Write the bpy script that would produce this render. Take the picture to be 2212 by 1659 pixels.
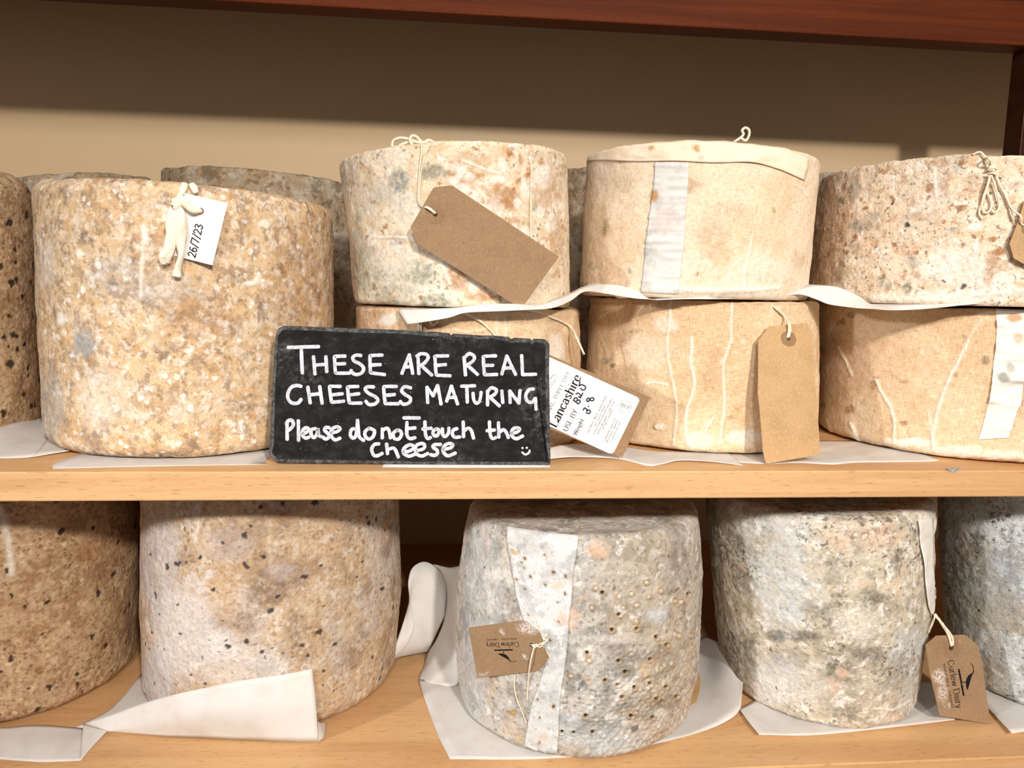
import bpy, bmesh, math, random
import numpy as np
from mathutils import Vector, Matrix
from mathutils.bvhtree import BVHTree

for o in list(bpy.data.objects): bpy.data.objects.remove(o)
SC = bpy.context.scene
COL = SC.collection
random.seed(7)

# ------------------------------------------------------------------ camera
W, H, FPX = 2212.0, 1659.0, 1600.0
PITCH, YAW, ROLL = np.radians([7.45632739, 5.38945892, 1.2547357])
CAM = np.array([0.0, -0.56, 0.14209399])
def _cam_axes():
    p, y, r = PITCH, YAW, ROLL
    f = np.array([np.sin(y)*np.cos(p), np.cos(y)*np.cos(p), -np.sin(p)])
    rt = np.array([np.cos(y), -np.sin(y), 0.0]); up = np.cross(rt, f)
    c, s = np.cos(r), np.sin(r)
    return np.array([c*rt + s*up, -s*rt + c*up, f])
AX = _cam_axes()
cam_data = bpy.data.cameras.new('camera')
cam_data.sensor_width = 36.0; cam_data.sensor_fit = 'HORIZONTAL'
cam_data.lens = FPX/W*36.0
cam_data.clip_start = 0.01; cam_data.clip_end = 50
cam = bpy.data.objects.new('camera', cam_data); COL.objects.link(cam)
mw = Matrix.Identity(4)
for i in range(3):
    mw[i][0] = AX[0][i]; mw[i][1] = AX[1][i]; mw[i][2] = -AX[2][i]; mw[i][3] = CAM[i]
cam.matrix_world = mw
SC.camera = cam

# ------------------------------------------------------------------ light and exposure
SC.view_settings.view_transform = 'Standard'
SC.view_settings.look = 'None'
SC.view_settings.gamma = 1.0
SC.view_settings.use_curve_mapping = False
SC.view_settings.exposure = 0.0
world = bpy.data.worlds.new('shop_ambient'); SC.world = world
world.use_nodes = True
world.node_tree.nodes['Background'].inputs[0].default_value = (1.0, 0.95, 0.89, 1)
world.node_tree.nodes['Background'].inputs[1].default_value = 0.31
def area_lamp(name, loc, target, energy, color, size):
    d = bpy.data.lights.new(name, 'AREA'); d.energy = energy; d.color = color; d.shape = 'DISK'; d.size = size
    o = bpy.data.objects.new(name, d); COL.objects.link(o)
    o.location = loc
    o.rotation_euler = (Vector(target) - Vector(loc)).to_track_quat('-Z', 'Y').to_euler()
    return o
def spot_lamp(name, loc, target, energy, color, radius, cone, blend=1.0):
    d = bpy.data.lights.new(name, 'SPOT'); d.energy = energy; d.color = color; d.shadow_soft_size = radius
    d.spot_size = math.radians(cone); d.spot_blend = blend
    o = bpy.data.objects.new(name, d); COL.objects.link(o)
    o.location = loc
    o.rotation_euler = (Vector(target) - Vector(loc)).to_track_quat('-Z', 'Y').to_euler()
    return o
spot_lamp('shop_spot_left', (-1.45, -0.95, 0.52), (0.34, 0.05, -0.27), 82, (0.97, 0.985, 1.0), 0.05, 31)
area_lamp('shop_lamp_warm', (0.45, -1.55, 0.80), (0.1, 0.1, 0.05), 27, (1.0, 0.94, 0.86), 0.10)
area_lamp('shop_lamp_front', (-0.12, -1.75, 0.95), (-0.1, 0.1, 0.0), 16, (1.0, 0.97, 0.93), 0.25)

# ------------------------------------------------------------------ pixel <-> world
def ray(px, py):
    return AX.T @ np.array([(px-W/2)/FPX, -(py-H/2)/FPX, 1.0])
def atY(px, py, y):
    d = ray(px, py); return CAM + d*(y-CAM[1])/d[1]
def atZ(px, py, z):
    d = ray(px, py); return CAM + d*(z-CAM[2])/d[2]
def atPlane(px, py, p0, n):
    d = ray(px, py); return CAM + d*(((p0-CAM)@n)/(d@n))
def project(P):
    q = (P-CAM) @ AX.T
    return W/2 + FPX*q[:, 0]/q[:, 2], H/2 - FPX*q[:, 1]/q[:, 2]
def bearing(px, py):
    d = ray(px, py); return math.atan2(d[0], d[1])

# ------------------------------------------------------------------ numeric noise
_rng = np.random.RandomState(11)
_PERM = _rng.permutation(1024); _VAL = _rng.rand(1024)*2-1
def vnoise(P):
    I = np.floor(P).astype(np.int64); f = P-I; f = f*f*(3-2*f)
    def h(a, b, c): return _VAL[_PERM[(_PERM[(_PERM[a & 1023]+b) & 1023]+c) & 1023]]
    x, y, z = I[:, 0], I[:, 1], I[:, 2]; out = 0
    for dx in (0, 1):
        wx = f[:, 0] if dx else 1-f[:, 0]
        for dy in (0, 1):
            wy = f[:, 1] if dy else 1-f[:, 1]
            for dz in (0, 1):
                wz = f[:, 2] if dz else 1-f[:, 2]
                out = out + wx*wy*wz*h(x+dx, y+dy, z+dz)
    return out
def fbm(P, s, octv=3):
    o = 0; a = 1.0
    for k in range(octv):
        o = o + a*vnoise(P*s+17.3*k); s *= 2.05; a *= 0.5
    return o
def sstep(x, a, b):
    t = np.clip((x-a)/(b-a), 0, 1); return t*t*(3-2*t)

# ------------------------------------------------------------------ material helper
def lin(c):
    return tuple(((v/255)/12.92 if v/255 <= .04045 else ((v/255+.055)/1.055)**2.4) for v in c[:3]) + (1.0,)
class NT:
    def __init__(s, name, rough=0.85, spec=0.25):
        s.m = bpy.data.materials.new(name); s.m.use_nodes = True
        s.t = s.m.node_tree; s.p = s.t.nodes['Principled BSDF']; s.out = s.t.nodes['Material Output']
        s.p.inputs['Roughness'].default_value = rough
        s.p.inputs['Specular IOR Level'].default_value = spec
        s.tc = s.t.nodes.new('ShaderNodeTexCoord')
    def n(s, kind, **kw):
        x = s.t.nodes.new(kind)
        for k, v in kw.items(): setattr(x, k, v)
        return x
    def put(s, sock, v):
        if isinstance(v, bpy.types.NodeSocket): s.t.links.new(v, sock)
        else: sock.default_value = v
    def coord(s, sc=(1, 1, 1), off=0.0, uv=False):
        mp = s.n('ShaderNodeMapping')
        s.put(mp.inputs['Vector'], s.tc.outputs['UV' if uv else 'Object'])
        mp.inputs['Scale'].default_value = sc
        mp.inputs['Location'].default_value = (off*3.1, off*1.7, off*2.3)
        return mp.outputs[0]
    def noise(s, scale, detail=3, off=0.0, sc=(1, 1, 1), uv=False, rough=0.55, dist=0.0):
        x = s.n('ShaderNodeTexNoise')
        s.put(x.inputs['Vector'], s.coord(sc, off, uv))
        x.inputs['Scale'].default_value = scale; x.inputs['Detail'].default_value = detail
        x.inputs['Roughness'].default_value = rough; x.inputs['Distortion'].default_value = dist
        return x.outputs[0]
    def voro(s, scale, off=0.0, sc=(1, 1, 1), feature='F1'):
        x = s.n('ShaderNodeTexVoronoi', feature=feature)
        s.put(x.inputs['Vector'], s.coord(sc, off)); x.inputs['Scale'].default_value = scale
        return x.outputs['Distance']
    def ss(s, v, a, b):
        x = s.n('ShaderNodeMapRange', interpolation_type='SMOOTHSTEP')
        s.put(x.inputs[0], v); x.inputs[1].default_value = a; x.inputs[2].default_value = b
        return x.outputs[0]
    def math(s, op, a, b=0.0, clamp=False):
        x = s.n('ShaderNodeMath', operation=op); x.use_clamp = clamp
        s.put(x.inputs[0], a); s.put(x.inputs[1], b); return x.outputs[0]
    def mix(s, f, a, b, mode='MIX'):
        x = s.n('ShaderNodeMix', data_type='RGBA', blend_type=mode)
        s.put(x.inputs[0], f); s.put(x.inputs[6], a); s.put(x.inputs[7], b); return x.outputs[2]
    def attr(s, name):
        x = s.n('ShaderNodeAttribute', attribute_name=name)
        y = s.n('ShaderNodeSeparateColor'); s.t.links.new(x.outputs['Color'], y.inputs[0]); return y.outputs
    def bump(s, h, strength, dist, prev=None):
        x = s.n('ShaderNodeBump'); s.put(x.inputs['Height'], h)
        x.inputs['Strength'].default_value = strength; x.inputs['Distance'].default_value = dist
        if prev is not None: s.t.links.new(prev, x.inputs['Normal'])
        return x.outputs[0]
    def done(s, col=None, nrm=None, rough=None):
        if col is not None: s.put(s.p.inputs['Base Color'], col)
        if nrm is not None: s.t.links.new(nrm, s.p.inputs['Normal'])
        if rough is not None: s.put(s.p.inputs['Roughness'], rough)
        return s.m

MK = dict(R=(150, 100, 58), G=(134, 136, 120), B=(243, 234, 222), r=(42, 33, 28), g=(222, 160, 126), b=(160, 163, 166))
def rind(name, base, layers, marks=None, bump=0.5, weave=0.0, grain=320):
    """layered mould and rind: each layer = (scale, detail, lo, hi, colour, amount, stretch)"""
    t = NT(name, 0.88, 0.18)
    c = lin(base)
    for k, L in enumerate(layers):
        sc, det, lo, hi, colr, amt = L[:6]
        st = L[6] if len(L) > 6 else (1, 1, 1)
        if sc < 0:      # flakes: a random share of irregular cells
            v = t.n('ShaderNodeTexVoronoi', feature='F1')
            wv = t.n('ShaderNodeTexNoise'); t.put(wv.inputs['Vector'], t.tc.outputs['Object']); wv.inputs['Scale'].default_value = -sc*1.3; wv.inputs['Detail'].default_value = 3
            va = t.n('ShaderNodeVectorMath', operation='MULTIPLY_ADD'); t.put(va.inputs[0], wv.outputs[1]); va.inputs[1].default_value = (-1.1/sc,)*3; t.put(va.inputs[2], t.coord(st, .37*k+.2))
            t.put(v.inputs['Vector'], va.outputs[0]); v.inputs['Scale'].default_value = -sc
            sp_ = t.n('ShaderNodeSeparateColor'); t.t.links.new(v.outputs['Color'], sp_.inputs[0])
            big = t.ss(t.noise(30, 3, off=.5*k+3), .35, .6)
            f = t.math('MULTIPLY', t.math('MULTIPLY', t.ss(sp_.outputs[0], lo, hi), t.ss(v.outputs['Distance'], .72, .3)), t.math('MULTIPLY', big, amt))
        else:
            f = t.math('MULTIPLY', t.ss(t.noise(sc, det, off=0.37*k+len(name)*.11, sc=st, rough=0.62), lo, hi), amt)
        if len(L) > 7: f = t.math('MULTIPLY', f, t.ss(t.noise(L[7], 3, off=.9*k+1), .42, .62))
        c = t.mix(f, c, lin(colr))
    mk = dict(MK); mk.update(marks or {})
    nb = t.noise(190, 3, off=4.2, rough=0.65)
    brk = t.ss(nb, 0.28, 0.62)
    A = t.attr('stain_tint'); B = t.attr('speck_tint')
    for s_, key in ((A[0], 'R'), (A[1], 'G'), (B[1], 'g'), (B[2], 'b')):
        f = t.math('MULTIPLY', s_, t.math('ADD', t.math('MULTIPLY', brk, .75), .3), True)
        c = t.mix(f, c, lin(mk[key]))
    c = t.mix(A[2], c, lin(mk['B']))
    c = t.mix(B[0], c, lin(mk['r']))
    g1 = t.noise(grain, 4, off=9.1, rough=0.7)
    c = t.mix(t.math('MULTIPLY', t.ss(g1, 0.42, 0.7), 0.22), c, (.05, .035, .025, 1), 'MIX')
    nrm = t.bump(g1, bump, 0.0012)
    nrm = t.bump(t.noise(grain*.36, 3, off=2.2), bump*.8, 0.0022, nrm)
    if weave > 0:
        w1 = t.noise(1.0, 1, sc=(2600, 130, 1), uv=True); w2 = t.noise(1.0, 1, sc=(130, 2600, 1), uv=True, off=.4)
        ww = t.math('ADD', w1, w2)
        c = t.mix(t.math('MULTIPLY', t.ss(ww, .9, 1.25), .32*weave), c, lin((250, 240, 222)))
        c = t.mix(t.math('MULTIPLY', t.ss(ww, 1.02, .75), .22*weave), c, lin((150, 110, 72)))
        nrm = t.bump(ww, .35*weave, 0.0006, nrm)
    return t.done(c, nrm)

def wood(name, light, dark, pore, scale=1.0, gloss=0.5):
    t = NT(name, gloss, 0.4 if light[0] > 150 else .1)
    band = t.noise(9*scale, 4, sc=(.35, 3, 9), rough=.6, dist=.6)
    c = t.mix(t.ss(band, .35, .68), lin(light), lin(dark))
    fine = t.noise(60*scale, 3, off=2, sc=(.35, 4, 9), rough=.7)
    c = t.mix(t.math('MULTIPLY', t.ss(fine, .5, .75), .45), c, lin(dark))
    fl = t.noise(100*scale, 1, off=5, sc=(.75, 7, 8))
    f = t.math('MULTIPLY', t.ss(fl, .63, .72), .5)
    c = t.mix(f, c, lin(pore))
    sp = t.noise(160*scale, 2, off=7, sc=(.3, 5, 8))
    c = t.mix(t.math('MULTIPLY', t.ss(sp, .6, .72), .3), c, lin(pore))
    nrm = t.bump(fine, .12, .0006)
    return t.done(c, nrm)

def paper_mat(name, col=(246, 243, 240), trans=0.35):
    t = NT(name, 0.55, 0.35)
    n1 = t.noise(35, 3, rough=.6); c = t.mix(t.ss(n1, .4, .75), lin(col), lin((238, 232, 224)))
    nrm = t.bump(t.noise(28, 4, off=3, dist=.8), .25, .002)
    t.done(c, nrm)
    tr = t.n('ShaderNodeBsdfTranslucent'); t.put(tr.inputs['Color'], c)
    mx = t.n('ShaderNodeMixShader'); mx.inputs[0].default_value = trans
    t.t.links.new(t.p.outputs[0], mx.inputs[1]); t.t.links.new(tr.outputs[0], mx.inputs[2])
    t.t.links.new(mx.outputs[0], t.out.inputs[0])
    return t.m
def kraft_mat(name, col=(150, 120, 90), smear=None):
    t = NT(name, 0.8, 0.2)
    n1 = t.noise(1500, 2, rough=.7); n2 = t.noise(900, 3, off=3, rough=.7, sc=(1, 1, .5)); n3 = t.noise(60, 3, off=6)
    d = tuple(int(v*.8) for v in col); l = tuple(min(255, int(v*1.14)) for v in col)
    c = t.mix(t.math('MULTIPLY', t.ss(n3, .4, .7), .3), lin(col), lin(d))
    c = t.mix(t.math('MULTIPLY', t.ss(n2, .48, .68), .7), c, lin(l)); c = t.mix(t.math('MULTIPLY', t.ss(n1, .52, .7), .55), c, lin(d))
    fl = t.noise(700, 1, off=9); c = t.mix(t.math('MULTIPLY', t.ss(fl, .74, .79), .6), c, lin(tuple(v*.55 for v in col)))
    A = t.attr('stain_tint'); f = t.math('MULTIPLY', A[2], t.ss(t.noise(500, 3, off=5, rough=.7), .35, .6), True)
    c = t.mix(f, c, lin((225, 216, 208)))
    return t.done(c, t.bump(n1, .12, .0004))
def plain(name, col, rough=.6, spec=.3, noise=0.12, scale=200, bump=.15):
    t = NT(name, rough, spec)
    n1 = t.noise(scale, 3, rough=.6)
    c = t.mix(t.math('MULTIPLY', t.ss(n1, .4, .7), noise*4 if noise < .25 else 1), lin(col), lin(tuple(v*(1-noise) for v in col)))
    return t.done(c, t.bump(n1, bump, .0006))

# ------------------------------------------------------------------ object helpers
def tag(o, label=None, cat=None, group=None, kind=None):
    for k, v in (('label', label), ('category', cat), ('group', group), ('kind', kind)):
        if v: o[k] = v
    return o
def link(name, me, mat=None, parent=None, loc=None, smooth=False):
    o = bpy.data.objects.new(name, me); COL.objects.link(o)
    if mat and not me.materials: me.materials.append(mat)
    if loc is not None: o.location = loc
    if parent is not None:
        o.parent = parent
    if smooth:
        me.polygons.foreach_set('use_smooth', [True]*len(me.polygons))
    return o
def mesh(name, V, Fc):
    me = bpy.data.meshes.new(name); me.from_pydata([tuple(v) for v in V], [], [tuple(f) for f in Fc]); me.update(); return me
def grid_mesh(name, P, closed_u=False):
    """P: (n,m,3) array -> quad mesh, fast"""
    n, m = P.shape[:2]
    i, j = np.meshgrid(np.arange(n-1), np.arange(m if closed_u else m-1), indexing='ij')
    j2 = (j+1) % m
    Q = np.stack([i*m+j, i*m+j2, (i+1)*m+j2, (i+1)*m+j], -1).reshape(-1, 4)
    return quad_mesh(name, P.reshape(-1, 3), Q)
def quad_mesh(name, V, Q):
    me = bpy.data.meshes.new(name)
    me.vertices.add(len(V)); me.vertices.foreach_set('co', np.ascontiguousarray(V, dtype=np.float32).ravel())
    me.loops.add(Q.size); me.loops.foreach_set('vertex_index', np.ascontiguousarray(Q, dtype=np.int32).ravel())
    me.polygons.add(len(Q)); me.polygons.foreach_set('loop_start', np.arange(0, Q.size, 4, dtype=np.int32))
    me.polygons.foreach_set('use_smooth', np.ones(len(Q), dtype=bool))
    me.update(calc_edges=True); me.validate()
    return me
def set_color(me, name, arr):
    a = me.color_attributes.new(name, 'FLOAT_COLOR', 'POINT')
    full = np.ones((len(me.vertices), 4), dtype=np.float32); full[:, :3] = arr
    a.data.foreach_set('color', full.ravel())
def box_bm(bm, lo, hi, bev=0.0, seg=2):
    b2 = bmesh.new(); bmesh.ops.create_cube(b2, size=1.0)
    for v in b2.verts:
        for k in range(3): v.co[k] = lo[k] + (v.co[k]+.5)*(hi[k]-lo[k])
    if bev: bmesh.ops.bevel(b2, geom=b2.edges[:], offset=bev, segments=seg, affect='EDGES', profile=.5)
    tmp = bpy.data.meshes.new('t'); b2.to_mesh(tmp); b2.free(); bm.from_mesh(tmp); bpy.data.meshes.remove(tmp)
def box(name, lo, hi, mat, bev=0.0, parent=None):
    bm = bmesh.new(); lo = np.array(lo); hi = np.array(hi)
    org = np.array([(lo[0]+hi[0])/2, (lo[1]+hi[1])/2, lo[2]])
    if parent is not None: org = np.zeros(3)
    box_bm(bm, lo-org, hi-org, bev)
    me = bpy.data.meshes.new(name); bm.to_mesh(me); bm.free()
    return link(name, me, mat, parent, None if parent is not None else org)
def smooth_path(pts, n=8):
    P = np.array(pts, float)
    if len(P) < 3: 
        return np.array([P[0]+(P[-1]-P[0])*t for t in np.linspace(0, 1, n+1)])
    Q = np.vstack([2*P[0]-P[1], P, 2*P[-1]-P[-2]]); out = []
    for i in range(1, len(Q)-2):
        for t in np.linspace(0, 1, n, endpoint=False):
            a, b, c, d = Q[i-1], Q[i], Q[i+1], Q[i+2]
            out.append(.5*((2*b)+(c-a)*t+(2*a-5*b+4*c-d)*t*t+(3*b-a-3*c+d)*t**3))
    out.append(P[-1]); return np.array(out)
def tube_arrays(path, rad, sides=8, taper=None, twist=0.0):
    P = np.array(path); n = len(P); T = np.gradient(P, axis=0); T /= np.linalg.norm(T, axis=1)[:, None]+1e-9
    up = np.array([0.3, -1, 0.2]); V = []
    ln = np.concatenate([[0], np.cumsum(np.linalg.norm(np.diff(P, axis=0), axis=1))])
    for i in range(n):
        a = np.cross(T[i], up); a /= np.linalg.norm(a)+1e-9; b = np.cross(T[i], a)
        r = rad*(taper[i] if taper is not None else 1)
        for k in range(sides):
            th = 2*math.pi*k/sides
            rr = r*(1+.22*math.cos(2*(th-ln[i]*twist))) if twist else r
            V.append(P[i]+rr*(math.cos(th)*a+math.sin(th)*b))
    Fq = []
    for i in range(n-1):
        for k in range(sides):
            Fq.append((i*sides+k, i*sides+(k+1) % sides, (i+1)*sides+(k+1) % sides, (i+1)*sides+k))
    Fq.append(tuple(range(sides))[::-1]); Fq.append(tuple((n-1)*sides+k for k in range(sides)))
    return V, Fq
def tubes(name, paths, rad, mat, parent=None, n=8, org=None, twist=2200.0, sides=8, tapers=None):
    V = []; Fc = []
    for q, p in enumerate(paths):
        sp = smooth_path(p, n)
        tp = None
        if tapers is not None and tapers[q] is not None:
            tp = np.interp(np.linspace(0, 1, len(sp)), np.linspace(0, 1, len(tapers[q])), tapers[q])
        v, f = tube_arrays(sp, rad, sides, tp, twist); b = len(V)
        V += v; Fc += [tuple(i+b for i in g) for g in f]
    V = np.array(V)
    if org is not None: V = V-np.array(org)
    me = mesh(name, V, Fc); return link(name, me, mat, parent, smooth=True)

# ------------------------------------------------------------------ materials
M = {}
M['beech'] = wood('beech_shelf', (216, 172, 122), (200, 152, 104), (150, 104, 62))
M['redwood'] = wood('red_brown_timber', (96, 42, 14), (78, 32, 10), (46, 18, 6), gloss=.62)
M['darkwood'] = wood('dark_brown_timber', (64, 34, 20), (52, 26, 15), (30, 14, 8), gloss=.4)
M['cream'] = plain('cream_painted_panel', (210, 182, 144), .55, .3, .04, 60, .03)
M['paper'] = paper_mat('greaseproof_paper')
M['kraft'] = kraft_mat('kraft_card')
M['kraft_light'] = kraft_mat('kraft_card_light', (188, 152, 110))
M['whitecard'] = plain('white_card', (240, 236, 238), .5, .3, .02, 100, .02)
M['label'] = plain('white_label_paper', (248, 246, 244), .45, .3, .02, 100, .02)
M['twine'] = plain('cotton_twine', (238, 224, 200), .85, .1, .12, 900, .5)
M['cotton'] = plain('unbleached_cotton_strip', (248, 236, 214), .85, .1, .1, 500, .5)
M['ink'] = plain('black_ink', (24, 19, 21), .6, .2, .05, 300, .0)
M['marker'] = plain('black_marker', (26, 20, 34), .5, .3, .05, 300, .0)
M['greyink'] = plain('grey_print', (92, 86, 84), .6, .2, .05, 300, .0)
M['clear'] = plain('reinforcing_ring', (172, 140, 104), .35, .5, .08, 300, .1)
M['chalk'] = (lambda t: t.done(t.mix(t.ss(t.noise(260, 3, rough=.6), .35, .7), lin((178, 178, 186)), lin((226, 226, 230))), t.bump(t.noise(600, 2), .3, .0004)))(NT('white_paint_marker', .55, .3))
def _slate():
    t = NT('black_slate', .78, .12)
    n1 = t.noise(90, 5, rough=.7, sc=(1, 1, 1.6)); n2 = t.noise(14, 4, off=3, rough=.6)
    c = t.mix(t.ss(n1, .4, .75), lin((24, 24, 24)), lin((44, 43, 42)))
    sm = t.math('MULTIPLY', t.ss(n2, .5, .72), t.ss(t.noise(220, 4, off=8, rough=.75), .42, .68))
    c = t.mix(t.math('MULTIPLY', sm, .75), c, lin((112, 110, 108)))
    sp = t.ss(t.noise(520, 2, off=12), .73, .78)
    c = t.mix(t.math('MULTIPLY', sp, .8), c, lin((180, 176, 166)))
    return t.done(c, t.bump(n1, .5, .0015, t.bump(n2, .4, .004)))
M['slate'] = _slate()
M['slate_edge'] = (lambda t: t.done(t.mix(t.ss(t.noise(240, 4, rough=.75), .4, .68), lin((52, 52, 52)), lin((104, 103, 102))), t.bump(t.noise(300, 4), .8, .002)))(NT('chipped_slate_edge', .7, .3))
def cloth_mat(name, col, stain_tint, amt=.5):
    t = NT(name, .85, .15)
    n1 = t.noise(40, 4, rough=.65); c = t.mix(t.math('MULTIPLY', t.ss(n1, .5, .72), amt), lin(col), lin(stain_tint))
    n3 = t.noise(420, 3, off=6, rough=.7); c = t.mix(t.math('MULTIPLY', t.ss(n3, .5, .72), .25), c, lin(stain_tint))
    A = t.attr('stain_tint'); B = t.attr('speck_tint')
    c = t.mix(A[0], c, lin((190, 140, 82))); c = t.mix(A[1], c, lin((150, 150, 138)))
    c = t.mix(B[1], c, lin((228, 178, 150))); c = t.mix(B[0], c, lin((42, 32, 26)))
    nrm = t.bump(n3, .3, .0008)
    return t.done(c, nrm)
M['cloth_white'] = cloth_mat('white_muslin', (236, 230, 220), (214, 200, 178))
M['cloth_grey'] = cloth_mat('pale_grey_muslin', (218, 215, 210), (170, 168, 165), .8)
M['cloth_cream'] = cloth_mat('cream_muslin', (242, 224, 200), (228, 200, 162))

def _strip():
    t = NT('mottled_grey_muslin', .88, .12)
    c = t.mix(t.ss(t.noise(30, 4, rough=.65), .42, .66), lin((212, 209, 205)), lin((172, 171, 168)))
    c = t.mix(t.math('MULTIPLY', t.ss(t.noise(110, 4, off=3, rough=.7), .5, .66), .7), c, lin((240, 237, 232)))
    c = t.mix(t.math('MULTIPLY', t.ss(t.noise(330, 4, off=5, rough=.75), .55, .68), .5), c, lin((132, 128, 122)))
    A = t.attr('stain_tint'); B = t.attr('speck_tint')
    c = t.mix(A[0], c, lin((196, 150, 84))); c = t.mix(A[1], c, lin((140, 138, 132)))
    c = t.mix(B[1], c, lin((226, 182, 156))); c = t.mix(B[0], c, lin((38, 29, 24)))
    return t.done(c, t.bump(t.noise(420, 3, off=6, rough=.7), .4, .0008, t.bump(t.noise(60, 3, off=8), .35, .003)))
M['cloth_mottled'] = _strip()

# ------------------------------------------------------------------ room shell and shelving
ZL = -0.258; TH = 0.0225; YB = 0.56
XL, XR = -1.05, 1.25
wb = box('wall_back', (XL-.1, YB, -.75), (XR+.1, YB+.03, .95), M['cream']); tag(wb, kind='structure')
fl_ = box('floor', (-2.6, -2.6, -.95), (2.6, YB+.03, -.90), M['darkwood']); tag(fl_, kind='structure')
sh = box('shelf_board', (XL, 0, -TH), (XR, YB, 0), M['beech'], .0012)
tag(sh, 'light beech shelf board with the slate sign standing on it', 'shelf')
ch_ = [(2046, 1012.5), (2056, 1011.5), (2066, 1012), (2078, 1011.2), (2074, 1015), (2068, 1017), (2063, 1021), (2055, 1020), (2050, 1017)]
chv = [atY(x, y, -.0003)-np.array([(XL+XR)/2, YB/2, -TH]) for x, y in ch_]; chb = [v+np.array([0, .002, 0]) for v in chv]
link('chipped_edge', mesh('chip', chv+chb, [tuple(range(9))]+[(i, (i+1) % 9, 9+(i+1) % 9, 9+i) for i in range(9)]), plain('grey_chipped_filler', (176, 172, 160), .5, .4, .4, 900, .8), sh)['label'] = 'grey silvery chip in the front edge'
lo_ = box('shelf_board', (XL, 0, ZL-TH), (XR, YB, ZL), M['beech'], .0012)
tag(lo_, 'light beech shelf board at the bottom, under the grey moulded cheeses', 'shelf')
fr = bpy.data.objects.new('cabinet_frame', None); COL.objects.link(fr); fr.location = (0, 0, 0)
tag(fr, 'dark red-brown timber rail and post framing the top of the display', 'cabinet frame')
box('top_rail', (XL, .27, .4272), (XR, .30, .4745), M['redwood'], .0015, fr)
box('side_post', (.6655, .272, .0006), (.7055, .30, .4272), M['darkwood'], .001, fr)
box('fascia_panel', (XL, .276, .4746), (XR, .298, .535), M['darkwood'], .001, fr)
box('top_board', (XL, .27, .5352), (XR, YB-.001, .556), M['darkwood'], .001, fr)

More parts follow.
